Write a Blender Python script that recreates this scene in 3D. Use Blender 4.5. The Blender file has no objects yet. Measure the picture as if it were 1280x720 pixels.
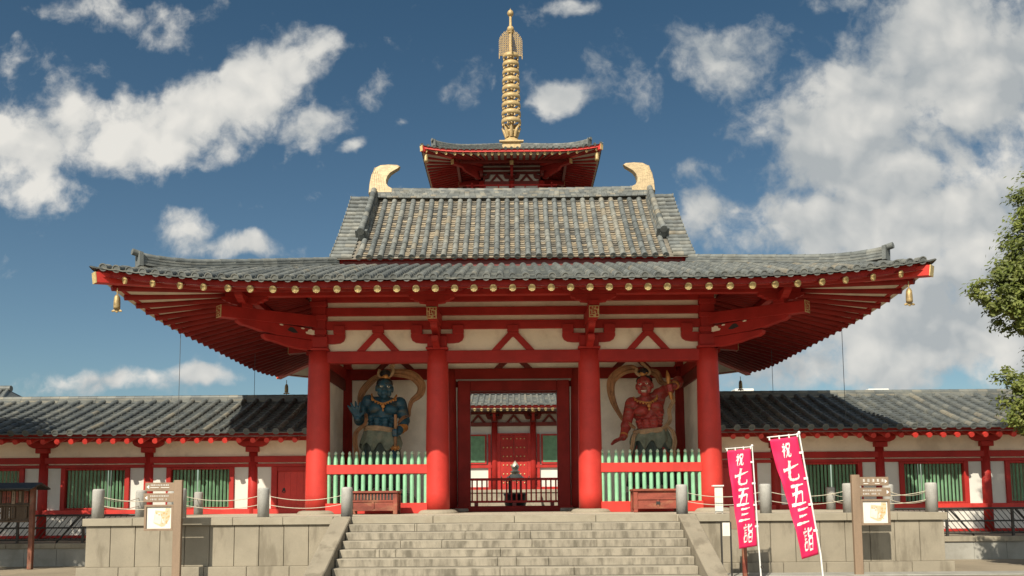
import bpy, math, random
from mathutils import Vector, Matrix, Euler
random.seed(7)
R = math.radians
S = bpy.context.scene
COL = S.collection

# ------------------------------------------------------------------ camera
cam_d = bpy.data.cameras.new('camera')
cam = bpy.data.objects.new('camera', cam_d); COL.objects.link(cam)
cam.matrix_world = (Matrix.Translation((0, -23, 1.75)) @ Matrix.Rotation(R(.12), 4, 'Z')
                    @ Matrix.Rotation(R(95.2), 4, 'X') @ Matrix.Rotation(R(-.45), 4, 'Z'))
cam_d.sensor_width = 36; cam_d.lens = 1035/1280*36
cam_d.shift_y = 173/1280
cam_d.clip_start = .1; cam_d.clip_end = 3000
S.camera = cam
S.render.resolution_x = 1024; S.render.resolution_y = 576

# ------------------------------------------------------------------ light
SUN_EL, SUN_AZ = 40.0, 23.0          # azimuth: degrees to the left of straight behind the camera
S.view_settings.view_transform = 'Standard'
try: S.view_settings.look = 'None'
except Exception: pass
S.view_settings.gamma = 1; S.view_settings.use_curve_mapping = False
S.view_settings.exposure = 0.42
try: S.cycles.max_bounces = 10; S.cycles.diffuse_bounces = 4
except Exception: pass
sun_d = bpy.data.lights.new('sun', 'SUN'); sun = bpy.data.objects.new('sun', sun_d); COL.objects.link(sun)
sun_d.energy = 5.0; sun_d.angle = R(.53); sun_d.color = (1, .92, .77)
to_sun = Vector((-math.sin(R(SUN_AZ))*math.cos(R(SUN_EL)), -math.cos(R(SUN_AZ))*math.cos(R(SUN_EL)), math.sin(R(SUN_EL))))
sun.rotation_euler = to_sun.to_track_quat('Z', 'Y').to_euler()
sun.location = (0, -30, 40)

# ------------------------------------------------------------------ sky
W = bpy.data.worlds.new('World'); S.world = W; W.use_nodes = True
nt = W.node_tree; nt.nodes.clear()
def wn(t, **k):
    n = nt.nodes.new(t)
    for a, v in k.items(): setattr(n, a, v)
    return n
def wmath(op, a, b=None, clamp=False):
    n = wn('ShaderNodeMath', operation=op, use_clamp=clamp)
    for i, v in enumerate((a, b)):
        if v is None: continue
        if isinstance(v, (int, float)): n.inputs[i].default_value = v
        else: nt.links.new(v, n.inputs[i])
    return n.outputs[0]
sky = wn('ShaderNodeTexSky', sky_type='NISHITA'); sky.sun_disc = False
sky.sun_elevation = R(SUN_EL); sky.sun_rotation = R(180+SUN_AZ)
sky.air_density = 1.0; sky.dust_density = .6; sky.ozone_density = 1.6
tcw = wn('ShaderNodeTexCoord')
sep = wn('ShaderNodeSeparateXYZ'); nt.links.new(tcw.outputs['Generated'], sep.inputs[0])
ysafe = wmath('MAXIMUM', wmath('ABSOLUTE', sep.outputs[1]), .08)
u = wmath('DIVIDE', sep.outputs[0], ysafe); v = wmath('DIVIDE', sep.outputs[2], ysafe)
cmb = wn('ShaderNodeCombineXYZ'); nt.links.new(u, cmb.inputs[0]); nt.links.new(v, cmb.inputs[1])
uv = cmb.outputs[0]
def noise(vec, scale, detail, rough, dist=0, w=0):
    n = wn('ShaderNodeTexNoise'); n.inputs['Scale'].default_value = scale; n.inputs['Detail'].default_value = detail
    n.inputs['Roughness'].default_value = rough; n.inputs['Distortion'].default_value = dist
    m = wn('ShaderNodeMapping'); m.inputs['Location'].default_value = (w, w*.7, w*1.3)
    nt.links.new(vec, m.inputs[0]); nt.links.new(m.outputs[0], n.inputs['Vector'])
    return n
# domain warp so that cloud edges curl
wz = noise(uv, 9, 4, .6, 0, 3.1)
wsub = wn('ShaderNodeVectorMath', operation='SUBTRACT'); nt.links.new(wz.outputs['Color'], wsub.inputs[0]); wsub.inputs[1].default_value = (.5, .5, .5)
wsc = wn('ShaderNodeVectorMath', operation='SCALE'); nt.links.new(wsub.outputs[0], wsc.inputs[0]); wsc.inputs['Scale'].default_value = .045
wad = wn('ShaderNodeVectorMath', operation='ADD'); nt.links.new(uv, wad.inputs[0]); nt.links.new(wsc.outputs[0], wad.inputs[1])
wuv = wad.outputs[0]
BLOBS = [(-0.6006, 0.441, 0.0966, 0.0725, 10, 1), (-0.4907, 0.4524, 0.087, 0.0531, 20, 1), (-0.391, 0.4807, 0.1014, 0.0531, 30, 1.05), (-0.3116, 0.5324, 0.087, 0.0531, 35, 1.05), (-0.2536, 0.5742, 0.0338, 0.0386, 60, 0.95), (-0.2452, 0.4794, 0.0435, 0.0338, 0, 0.8), (-0.5785, 0.3943, 0.0725, 0.0309, 5, 0.9), (-0.4023, 0.3415, 0.0386, 0.029, -40, 0.85), (-0.3371, 0.3155, 0.058, 0.0155, 0, 0.9), (-0.4994, 0.145, 0.1063, 0.0193, 2, 0.95), (-0.3775, 0.1539, 0.058, 0.0135, 0, 0.9), (-0.5271, 0.6194, 0.1159, 0.0232, -15, 0.62), (-0.4405, 0.6186, 0.0271, 0.0329, 70, 0.62), (0.2944, 0.5531, 0.0966, 0.0483, -10, 1), (0.4431, 0.4939, 0.1549, 0.0785, 25, 1.25), (0.5664, 0.5453, 0.1353, 0.1159, 0, 1.3), (0.4691, 0.4106, 0.1646, 0.065, 0, 1.25), (0.4656, 0.339, 0.1936, 0.0716, 0, 1.3), (0.6108, 0.2871, 0.1063, 0.1546, 0, 1.25), (0.2484, 0.3613, 0.058, 0.0531, 0, 0.85), (0.2279, 0.4107, 0.029, 0.0213, 0, 0.7), (0.4989, 0.2179, 0.1932, 0.0773, 0, 1.2), (0.0615, 0.5058, 0.0367, 0.0251, 25, 0.9), (0.1522, 0.5123, 0.0464, 0.058, 50, 0.62), (0.0885, 0.6264, 0.0329, 0.0174, 0, 0.75), (-0.039, 0.5352, 0.0213, 0.0386, -30, 0.55), (0.3406, 0.1795, 0.1546, 0.0435, 0, 0.85), (0.4473, 0.1638, 0.1449, 0.0338, 0, 0.85), (-0.1996, 0.4425, 0.0174, 0.0097, 30, 0.8), (0.4086, 0.6265, 0.058, 0.0193, 0, 0.7), (0.2595, 0.4022, 0.029, 0.0193, 0, 0.7)]
acc = None
for (bu, bv, ru, rv, an, wt) in BLOBS:
    m = wn('ShaderNodeMapping', vector_type='TEXTURE')
    m.inputs['Location'].default_value = (bu, bv, 0); m.inputs['Rotation'].default_value = (0, 0, R(an)); m.inputs['Scale'].default_value = (ru*1.5, rv*1.5, 1)
    nt.links.new(wuv, m.inputs[0])
    ln = wn('ShaderNodeVectorMath', operation='LENGTH'); nt.links.new(m.outputs[0], ln.inputs[0])
    mr = wn('ShaderNodeMapRange', interpolation_type='SMOOTHSTEP'); mr.inputs['From Min'].default_value = 1.25; mr.inputs['From Max'].default_value = .05
    mr.inputs['To Min'].default_value = 0; mr.inputs['To Max'].default_value = wt
    nt.links.new(ln.outputs['Value'], mr.inputs['Value'])
    if acc is None: acc = mr.outputs[0]
    else:
        n = wn('ShaderNodeMath', operation='SMOOTH_MAX'); n.inputs[2].default_value = .12
        nt.links.new(acc, n.inputs[0]); nt.links.new(mr.outputs[0], n.inputs[1]); acc = n.outputs[0]
# behind the camera the blobs would mirror: there an added unseen cover takes over, thickened to fill the facade
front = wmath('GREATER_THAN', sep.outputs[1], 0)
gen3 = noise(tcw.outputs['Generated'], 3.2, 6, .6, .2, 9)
back_fill = wmath('MULTIPLY', wmath('SUBTRACT', gen3.outputs['Fac'], .15), 1.9)
acc = wmath('ADD', wmath('MULTIPLY', acc, front), wmath('MULTIPLY', back_fill, wmath('SUBTRACT', 1, front)))
n1 = noise(wuv, 11, 10, .60, 0, 1.7)
n1b = noise(wuv, 30, 8, .62, 0, 4.4)
shf = wn('ShaderNodeVectorMath', operation='ADD'); nt.links.new(wuv, shf.inputs[0]); shf.inputs[1].default_value = (-.010, .018, 0)
n1s = noise(shf.outputs[0], 8, 3, .45, 0, 2.7)
n1r = noise(wuv, 8, 3, .45, 0, 2.7)
n0 = noise(wuv, 5.0, 5, .5, .1, 8.2)
def puff(vec, sc):
    n = wn('ShaderNodeTexVoronoi', feature='F1', voronoi_dimensions='2D', normalize=True); n.inputs['Scale'].default_value = sc; n.inputs['Detail'].default_value = 2; n.inputs['Roughness'].default_value = .5
    nt.links.new(vec, n.inputs['Vector']); return n.outputs['Distance']
pf, pfs = puff(wuv, 15), puff(shf.outputs[0], 15)
relief = wmath('MULTIPLY', wmath('SUBTRACT', n1r.outputs['Fac'], n1s.outputs['Fac']), 1.1)
fb = wmath('ADD', wmath('MULTIPLY', wmath('SUBTRACT', n1.outputs['Fac'], .5), 1.6), wmath('MULTIPLY', wmath('SUBTRACT', n1b.outputs['Fac'], .5), .95))
dens = wmath('ADD', wmath('MULTIPLY', wmath('SUBTRACT', .30, pf), .80), wmath('ADD', acc, wmath('ADD', fb, wmath('MULTIPLY', wmath('SUBTRACT', n0.outputs['Fac'], .5), .55))))
cm = wn('ShaderNodeMapRange', interpolation_type='SMOOTHSTEP'); cm.inputs['From Min'].default_value = .30; cm.inputs['From Max'].default_value = .98
cm.inputs['To Max'].default_value = .97
nt.links.new(dens, cm.inputs['Value'])
# cloud brightness: thick bodies bright, bases and right-hand banks greyer
n2 = noise(wuv, 6.5, 4, .5, 0, 6.3)
cr = wn('ShaderNodeValToRGB'); cr.color_ramp.elements[0].position = .30; cr.color_ramp.elements[0].color = (3.8, 4.05, 4.15, 1)
cr.color_ramp.elements[1].position = .72; cr.color_ramp.elements[1].color = (7.2, 7.0, 6.5, 1)
left_boost = wmath('MULTIPLY', u, -.16)
shade_in = wmath('ADD', wmath('ADD', relief, wmath('MULTIPLY', wmath('SUBTRACT', pfs, pf), .45)), wmath('ADD', wmath('ADD', wmath('MULTIPLY', n2.outputs['Fac'], .75), wmath('MULTIPLY', dens, .13)), left_boost))
nt.links.new(shade_in, cr.inputs[0])
tint = wn('ShaderNodeMix', data_type='RGBA', blend_type='MULTIPLY'); tint.inputs[0].default_value = 1
tg = wn('ShaderNodeMapRange', interpolation_type='SMOOTHSTEP'); tg.inputs['From Min'].default_value = .10; tg.inputs['From Max'].default_value = .66
nt.links.new(sep.outputs[2], tg.inputs['Value'])
tcol = wn('ShaderNodeMix', data_type='RGBA'); nt.links.new(tg.outputs[0], tcol.inputs[0]); tcol.inputs[6].default_value = (.58, .67, .65, 1); tcol.inputs[7].default_value = (.335, .515, .545, 1)
nt.links.new(tcol.outputs[2], tint.inputs[7])
nt.links.new(sky.outputs[0], tint.inputs[6])
cgain = wn('ShaderNodeMix', data_type='RGBA', blend_type='MULTIPLY'); cgain.inputs[0].default_value = 1
nt.links.new(cr.outputs[0], cgain.inputs[6])
# unseen clouds behind the camera are brightened to fill the shaded facade
back_gain = wmath('ADD', 1, wmath('MULTIPLY', wmath('MAXIMUM', wmath('MULTIPLY', sep.outputs[1], -1), 0), 1.5))
nt.links.new(back_gain, cgain.inputs[7])
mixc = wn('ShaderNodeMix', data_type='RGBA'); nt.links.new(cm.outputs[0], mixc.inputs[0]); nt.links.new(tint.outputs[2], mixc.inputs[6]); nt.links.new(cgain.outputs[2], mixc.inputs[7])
bg = wn('ShaderNodeBackground'); bg.inputs['Strength'].default_value = .085
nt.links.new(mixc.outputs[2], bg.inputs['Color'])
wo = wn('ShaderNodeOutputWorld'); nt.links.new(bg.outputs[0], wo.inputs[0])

# ------------------------------------------------------------------ materials
def mat(name, col, rough=.6, var=.12, scale=2.5, fine=.06, bump=.0, bscale=60, metal=0, stretch=(1, 1, 1), dirt=None, dirt_amt=0, dscale=1.2, dstretch=(1, 1, 1), spec=.4, vert=False):
    m = bpy.data.materials.new(name); m.use_nodes = True
    t = m.node_tree; b = t.nodes['Principled BSDF']
    b.inputs['Roughness'].default_value = rough; b.inputs['Metallic'].default_value = metal
    b.inputs['Specular IOR Level'].default_value = spec
    g = t.nodes.new('ShaderNodeNewGeometry')
    def nz(sc, st, det=5):
        mp = t.nodes.new('ShaderNodeMapping'); mp.inputs['Scale'].default_value = st
        n = t.nodes.new('ShaderNodeTexNoise'); n.inputs['Scale'].default_value = sc; n.inputs['Detail'].default_value = det; n.inputs['Roughness'].default_value = .6
        t.links.new(g.outputs['Position'], mp.inputs[0]); t.links.new(mp.outputs[0], n.inputs['Vector']); return n.outputs['Fac']
    def mix(f, a, bb):
        x = t.nodes.new('ShaderNodeMix'); x.data_type = 'RGBA'
        if isinstance(f, float): x.inputs[0].default_value = f
        else: t.links.new(f, x.inputs[0])
        for i, c in ((6, a), (7, bb)):
            if isinstance(c, tuple): x.inputs[i].default_value = (*c[:3], 1)
            else: t.links.new(c, x.inputs[i])
        return x.outputs[2]
    lo = tuple(c*(1-var) for c in col); hi = tuple(min(1, c*(1+var)) for c in col)
    def ramp(f, a, bb):
        r = t.nodes.new('ShaderNodeMapRange'); r.interpolation_type = 'SMOOTHSTEP'
        r.inputs['From Min'].default_value = a; r.inputs['From Max'].default_value = bb; t.links.new(f, r.inputs['Value']); return r.outputs[0]
    c = mix(ramp(nz(scale, stretch), .3, .7), lo, hi)
    if fine:
        f = mix(ramp(nz(bscale*1.7, (1, 1, 1), 2), .3, .7), (1-fine*2,)*3, (1+fine,)*3)
        x = t.nodes.new('ShaderNodeMix'); x.data_type = 'RGBA'; x.blend_type = 'MULTIPLY'; x.inputs[0].default_value = 1
        t.links.new(c, x.inputs[6]); t.links.new(f, x.inputs[7]); c = x.outputs[2]
    if dirt:
        d = ramp(nz(dscale, dstretch, 8), .38 if vert else .5, .70 if vert else .68)
        if vert:                                        # streaks run down the upright faces only
            sx = t.nodes.new('ShaderNodeSeparateXYZ'); t.links.new(g.outputs['Normal'], sx.inputs[0])
            q = t.nodes.new('ShaderNodeMath'); q.operation = 'MULTIPLY'; t.links.new(d, q.inputs[0]); t.links.new(ramp(sx.outputs[2], .7, .2), q.inputs[1]); d = q.outputs[0]
        mm = t.nodes.new('ShaderNodeMath'); mm.operation = 'MULTIPLY'; t.links.new(d, mm.inputs[0]); mm.inputs[1].default_value = dirt_amt
        c = mix(mm.outputs[0], c, dirt)
    t.links.new(c, b.inputs['Base Color'])
    if bump:
        bp = t.nodes.new('ShaderNodeBump'); bp.inputs['Strength'].default_value = bump; bp.inputs['Distance'].default_value = .02
        t.links.new(nz(bscale, (1, 1, 1), 4), bp.inputs['Height']); t.links.new(bp.outputs[0], b.inputs['Normal'])
    return m
def attr_mat(name, stops, rough=.7, noise_amt=.35, nscale=6, bump=.3, bscale=45, moss=None, moss_amt=0, trans=0):
    m = bpy.data.materials.new(name); m.use_nodes = True
    t = m.node_tree; b = t.nodes['Principled BSDF']; b.inputs['Roughness'].default_value = rough; b.inputs['Specular IOR Level'].default_value = .35
    a = t.nodes.new('ShaderNodeAttribute'); a.attribute_name = 'rnd'
    r = t.nodes.new('ShaderNodeValToRGB'); e = r.color_ramp.elements
    while len(e) < len(stops): e.new(.5)
    for k, (p, c) in enumerate(stops): e[k].position = p; e[k].color = (*c, 1)
    t.links.new(a.outputs['Fac'], r.inputs[0])
    g = t.nodes.new('ShaderNodeNewGeometry')
    n = t.nodes.new('ShaderNodeTexNoise'); n.inputs['Scale'].default_value = nscale; n.inputs['Detail'].default_value = 6
    t.links.new(g.outputs['Position'], n.inputs['Vector'])
    mr = t.nodes.new('ShaderNodeMapRange'); mr.inputs['From Min'].default_value = .3; mr.inputs['From Max'].default_value = .7
    mr.inputs['To Min'].default_value = 1-noise_amt; mr.inputs['To Max'].default_value = 1+noise_amt
    t.links.new(n.outputs['Fac'], mr.inputs['Value'])
    x = t.nodes.new('ShaderNodeMix'); x.data_type = 'RGBA'; x.blend_type = 'MULTIPLY'; x.inputs[0].default_value = 1
    t.links.new(r.outputs[0], x.inputs[6]); t.links.new(mr.outputs[0], x.inputs[7])
    c = x.outputs[2]
    if moss:
        n2 = t.nodes.new('ShaderNodeTexNoise'); n2.inputs['Scale'].default_value = 2.2; n2.inputs['Detail'].default_value = 8; n2.inputs['Roughness'].default_value = .7
        t.links.new(g.outputs['Position'], n2.inputs['Vector'])
        m2 = t.nodes.new('ShaderNodeMapRange'); m2.inputs['From Min'].default_value = .52; m2.inputs['From Max'].default_value = .7; m2.inputs['To Max'].default_value = moss_amt
        t.links.new(n2.outputs['Fac'], m2.inputs['Value'])
        y = t.nodes.new('ShaderNodeMix'); y.data_type = 'RGBA'; t.links.new(m2.outputs[0], y.inputs[0]); t.links.new(c, y.inputs[6]); y.inputs[7].default_value = (*moss, 1)
        c = y.outputs[2]
    t.links.new(c, b.inputs['Base Color'])
    if bump:
        n3 = t.nodes.new('ShaderNodeTexNoise'); n3.inputs['Scale'].default_value = bscale; n3.inputs['Detail'].default_value = 4
        t.links.new(g.outputs['Position'], n3.inputs['Vector'])
        bp = t.nodes.new('ShaderNodeBump'); bp.inputs['Strength'].default_value = bump; bp.inputs['Distance'].default_value = .015
        t.links.new(n3.outputs['Fac'], bp.inputs['Height']); t.links.new(bp.outputs[0], b.inputs['Normal'])
    if trans:
        tr = t.nodes.new('ShaderNodeBsdfTranslucent'); t.links.new(c, tr.inputs[0])
        ms = t.nodes.new('ShaderNodeMixShader'); ms.inputs[0].default_value = trans
        out = t.nodes['Material Output']
        t.links.new(b.outputs[0], ms.inputs[1]); t.links.new(tr.outputs[0], ms.inputs[2]); t.links.new(ms.outputs[0], out.inputs[0])
    return m
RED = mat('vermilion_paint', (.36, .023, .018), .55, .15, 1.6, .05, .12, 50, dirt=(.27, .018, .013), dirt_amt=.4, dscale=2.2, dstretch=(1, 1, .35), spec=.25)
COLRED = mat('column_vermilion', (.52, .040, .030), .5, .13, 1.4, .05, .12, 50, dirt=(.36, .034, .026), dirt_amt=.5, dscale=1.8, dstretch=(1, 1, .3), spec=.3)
RED_SHADE = mat('shaded_red', (.25, .019, .015), .6, .16, 2, .05, .1, 50, spec=.2)  # same red darkened: eave and interior shade is put into the colour
RED2 = mat('dark_shade_red', (.15, .020, .015), .5, .18, 2, .05, .1, 50)  # darker red; on the pagoda members it paints in eave shade
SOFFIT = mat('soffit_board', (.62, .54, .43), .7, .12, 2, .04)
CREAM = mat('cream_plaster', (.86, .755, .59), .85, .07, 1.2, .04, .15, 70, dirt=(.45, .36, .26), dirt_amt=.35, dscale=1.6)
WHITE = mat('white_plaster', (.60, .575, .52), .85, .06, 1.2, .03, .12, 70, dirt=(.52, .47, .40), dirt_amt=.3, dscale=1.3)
NICHE = mat('niche_plaster', (.90, .85, .74), .85, .08, 2, .05, .1, 70)
GOLD = mat('gilt', (.42, .30, .14), .5, .18, 6, .06, .15, 60, metal=.08)
GOLDP = mat('gilt_cap', (.56, .43, .20), .55, .2, 9, .1, .3, 55, metal=.15)
GREEN = mat('green_paint', (.24, .50, .30), .55, .10, 3, .05, .05, 50)
GREEN_T = mat('pale_green_paint', (.50, .68, .48), .55, .08, 3, .04)
LATTICE = mat('lattice_green', (.15, .29, .165), .6, .18, 3, .06, .05, 50)
TILE = attr_mat('roof_tile', [(0, (.085, .095, .095)), (.35, (.12, .13, .127)), (.62, (.155, .163, .153)), (.85, (.195, .195, .172)), (1, (.21, .185, .14))], .62, .28, 5, .4, 40, moss=(.10, .10, .075), moss_amt=.45)
TILE_PAN = attr_mat('pan_tile', [(0, (.085, .08, .07)), (.35, (.17, .152, .122)), (.62, (.235, .195, .138)), (.82, (.27, .222, .155)), (1, (.20, .19, .165))], .75, .35, 7, .4, 40)
TILE_DARK = attr_mat('corridor_tile', [(0, (.075, .083, .083)), (.4, (.105, .115, .112)), (.75, (.15, .154, .14)), (1, (.21, .192, .15))], .5, .25, 2.2, .3, 40, moss=(.16, .145, .10), moss_amt=.4)
STONE = mat('granite', (.275, .24, .18), .85, .10, 1.3, .10, .35, 120, dirt=(.155, .132, .095), dirt_amt=.75, dscale=2.4, dstretch=(1.3, 1, .35))
PAVE = mat('terrace_paving', (.44, .39, .30), .85, .1, 1.5, .08, .3, 110)  # made paler than the other stone to bounce light into niches and eaves
STEPST = mat('stained_step_stone', (.30, .265, .205), .85, .12, 2, .08, .35, 110, dirt=(.10, .088, .065), dirt_amt=.85, dscale=2.6, dstretch=(2.4, 1, .7), vert=True)
JOINT = mat('joint_grime', (.10, .09, .07), .95, .2, 6, .1)
COPING = mat('coping_stone', (.30, .265, .20), .85, .08, 1.6, .09, .3, 120, dirt=(.22, .18, .13), dirt_amt=.45, dscale=3)
STONE_D = mat('grey_stone', (.30, .29, .255), .85, .15, 1.4, .09, .3, 110, dirt=(.17, .16, .13), dirt_amt=.5, dscale=2)
BOLL = mat('bollard_granite', (.38, .37, .34), .8, .10, 3, .14, .3, 140, dirt=(.22, .21, .18), dirt_amt=.4, dscale=4)
SAND = mat('sandy_ground', (.27, .225, .16), .95, .14, .5, .10, .5, 60, dirt=(.32, .26, .18), dirt_amt=.5, dscale=.8)
ROPE = mat('pale_rope', (.50, .45, .35), .9, .1, 20, .1)
WOOD = mat('brown_sign_wood', (.235, .165, .11), .6, .12, 4, .06, .1, 60, stretch=(1, 1, .2))
WOOD_D = mat('dark_weathered_wood', (.10, .065, .04), .75, .25, 5, .1, .2, 50, stretch=(1, 1, .2))
WOOD_R = mat('worn_red_wood', (.22, .05, .03), .65, .35, 4, .1, .15, 50, stretch=(.3, 1, 1), dirt=(.30, .15, .08), dirt_amt=.6, dscale=5, dstretch=(.4, 1, 1))
PAPER = mat('white_paper', (.66, .64, .58), .7, .03, 3, .02)
INK = mat('black_ink', (.03, .03, .03), .7, .1, 3, 0)
WHITEP = mat('white_paint', (.68, .67, .63), .6, .03, 5, .02)
CLOTH = mat('crimson_cloth', (.62, .012, .085), .7, .10, 5, .05, .08, 200)
STEEL = mat('white_pole', (.70, .69, .66), .35, .05, 6, .03)
DARKM = mat('dark_metal', (.045, .042, .038), .5, .2, 5, .05, metal=.3)
BELLM = mat('old_gilt_bell', (.36, .26, .12), .5, .25, 12, .1, .2, 60, metal=.3)
BRONZE = mat('dark_bronze', (.035, .04, .038), .4, .3, 6, .08, .15, 50, metal=.6)
SHIBI = mat('gilded_ridge_ornament', (.40, .305, .175), .55, .22, 9, .06, .2, 30, metal=.12, stretch=(1, .3, 3))
SILVER = mat('pale_gilt', (.58, .54, .42), .4, .15, 8, .06, metal=.5)
NETM = mat('black_wire', (.08, .085, .09), .6, .1, 3, 0)

# ------------------------------------------------------------------ mesh builder
class MB:
    def __init__(s): s.v = []; s.f = []; s.a = []; s.smooth = []
    def add(s, vs, fs, a=0., sm=False, m=None):
        o = len(s.v)
        if m is not None: vs = [m @ Vector(p) for p in vs]
        s.v += [tuple(p) for p in vs]
        for f in fs: s.f.append(tuple(i+o for i in f)); s.a.append(a); s.smooth.append(sm)
    def box(s, x0, x1, y0, y1, z0, z1, m=None, a=0.):
        s.add([(x0, y0, z0), (x1, y0, z0), (x1, y1, z0), (x0, y1, z0), (x0, y0, z1), (x1, y0, z1), (x1, y1, z1), (x0, y1, z1)],
              [(0, 3, 2, 1), (4, 5, 6, 7), (0, 1, 5, 4), (1, 2, 6, 5), (2, 3, 7, 6), (3, 0, 4, 7)], a, False, m)
    def cbox(s, c, d, m=None, a=0.):
        s.box(c[0]-d[0]/2, c[0]+d[0]/2, c[1]-d[1]/2, c[1]+d[1]/2, c[2]-d[2]/2, c[2]+d[2]/2, m, a)
    def beam(s, p, q, w, h, up=(0, 0, 1), a=0.):       # rectangular bar from p to q
        p, q = Vector(p), Vector(q); t = (q-p).normalized(); sd = t.cross(Vector(up))
        if sd.length < 1e-4: sd = t.cross(Vector((0, 1, 0)))
        sd.normalize(); n = sd.cross(t)
        vs = []
        for b in (p, q):
            for (i, j) in ((-1, -1), (1, -1), (1, 1), (-1, 1)): vs.append(b+sd*(i*w/2)+n*(j*h/2))
        s.add(vs, [(0, 1, 2, 3), (7, 6, 5, 4), (0, 4, 5, 1), (1, 5, 6, 2), (2, 6, 7, 3), (3, 7, 4, 0)], a)
    def prism(s, poly, t0, t1, m=None, a=0.):          # polygon (x,z) extruded along y from t0 to t1
        n = len(poly)
        vs = [(x, t0, z) for x, z in poly]+[(x, t1, z) for x, z in poly]
        fs = [tuple(range(n)), tuple(range(2*n-1, n-1, -1))]+[(i, i+n, (i+1) % n+n, (i+1) % n) for i in range(n)]
        s.add(vs, fs, a, False, m)
    def tube(s, path, radii, seg=8, caps=True, sm=True, a=0., flat=None, fold=0, up=(0, 1, 0)):
        path = [Vector(p) for p in path]; n = len(path)
        if not hasattr(radii, '__len__'): radii = [radii]*n
        vs = []; ref = None
        for i, p in enumerate(path):
            t = (path[min(i+1, n-1)]-path[max(i-1, 0)]).normalized()
            if flat is not None: sd = t.cross(Vector(up))
            else:
                if ref is None: ref = Vector((0, 0, 1)) if abs(t.z) < .9 else Vector((1, 0, 0))
                sd = t.cross(ref)
            if sd.length < 1e-5: sd = t.orthogonal()
            sd.normalize(); nn = sd.cross(t).normalized()
            if flat is None: ref = nn
            for k in range(seg):
                an = 2*math.pi*k/seg
                r2 = radii[i] if flat is None else (flat[i] if hasattr(flat, '__len__') else flat)
                fr = 1+fold*math.cos(6*an)
                vs.append(p+sd*(math.cos(an)*radii[i])+nn*(math.sin(an)*r2*fr))
        fs = [(i*seg+k, i*seg+(k+1) % seg, (i+1)*seg+(k+1) % seg, (i+1)*seg+k) for i in range(n-1) for k in range(seg)]
        s.add(vs, fs, a, sm)
        if caps: s.add(vs[:seg], [tuple(range(seg-1, -1, -1))], a); s.add(vs[-seg:], [tuple(range(seg))], a)
    def lathe(s, prof, c=(0, 0, 0), seg=16, m=None, sm=True, a=0., caps=True):   # prof: (r, z) list, bottom to top
        vs = []
        for r, z in prof:
            for k in range(seg):
                an = 2*math.pi*(k+.5)/seg; vs.append((c[0]+r*math.cos(an), c[1]+r*math.sin(an), c[2]+z))
        n = len(prof)
        fs = [(i*seg+k, i*seg+(k+1) % seg, (i+1)*seg+(k+1) % seg, (i+1)*seg+k) for i in range(n-1) for k in range(seg)]
        fc = [tuple(range(seg-1, -1, -1)), tuple(range((n-1)*seg, n*seg))]
        o = len(s.v); s.add(vs, fs, a, sm, m)
        for f in (fc if caps else ()): s.f.append(tuple(i+o for i in f)); s.a.append(a); s.smooth.append(False)
    def ell(s, c, r, rot=None, seg=14, a=0.):
        vs = []; rings = seg//2
        mm = Matrix.Translation(c) @ (Euler(rot).to_matrix().to_4x4() if rot else Matrix.Identity(4))
        for i in range(rings+1):
            th = math.pi*i/rings
            for k in range(seg):
                an = 2*math.pi*k/seg
                vs.append(mm @ Vector((r[0]*math.sin(th)*math.cos(an), r[1]*math.sin(th)*math.sin(an), r[2]*math.cos(th))))
        fs = [(i*seg+k, (i+1)*seg+k, (i+1)*seg+(k+1) % seg, i*seg+(k+1) % seg) for i in range(rings) for k in range(seg)]
        s.add(vs, fs, a, True)
    def cap(s, p, q, r0, r1, seg=10):                   # tapered capsule
        p, q = Vector(p), Vector(q)
        s.tube([p, q], [r0, r1], seg); s.ell(p, (r0,)*3, None, seg); s.ell(q, (r1,)*3, None, seg)
    def build(s, name, material, parent=None, bevel=0, root=None):
        me = bpy.data.meshes.new(name)
        off = Vector((0, 0, 0)); r = root or parent
        while r is not None: off += r.location; r = r.parent
        me.from_pydata([(Vector(p)-off)[:] for p in s.v], [], s.f)
        me.polygons.foreach_set('use_smooth', s.smooth)
        at = me.attributes.new('rnd', 'FLOAT', 'FACE'); at.data.foreach_set('value', s.a)
        me.materials.append(material); me.update()
        o = bpy.data.objects.new(name, me); COL.objects.link(o)
        if parent is not None: o.parent = parent
        if bevel:
            bm = o.modifiers.new('bevel', 'BEVEL'); bm.width = bevel; bm.segments = 1; bm.limit_method = 'ANGLE'; bm.angle_limit = R(40)
        return o
def tag(o, label=None, cat=None, group=None, kind=None):
    if label: o['label'] = label
    if cat: o['category'] = cat
    if group: o['group'] = group
    if kind: o['kind'] = kind
    return o
def thing(name, loc, label, cat, group=None):
    o = bpy.data.objects.new(name, None); COL.objects.link(o); o.location = loc; o.empty_display_size = .2
    return tag(o, label, cat, group)
def recenter(o):
    """move a single-mesh thing's origin to its base"""
    me = o.data; n = len(me.vertices)
    xs = [v.co for v in me.vertices]
    c = Vector(((min(p.x for p in xs)+max(p.x for p in xs))/2, (min(p.y for p in xs)+max(p.y for p in xs))/2, min(p.z for p in xs)))
    for v in me.vertices: v.co -= c
    o.location = o.location+c
    return o
def copy_tree(o, parent=None):
    c = o.copy(); COL.objects.link(c); c.parent = parent
    for ch in list(o.children): copy_tree(ch, c)
    return c
def rz(an, c=(0, 0, 0)):
    return Matrix.Translation(c) @ Matrix.Rotation(an, 4, 'Z') @ Matrix.Translation((-c[0], -c[1], -c[2]))

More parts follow.
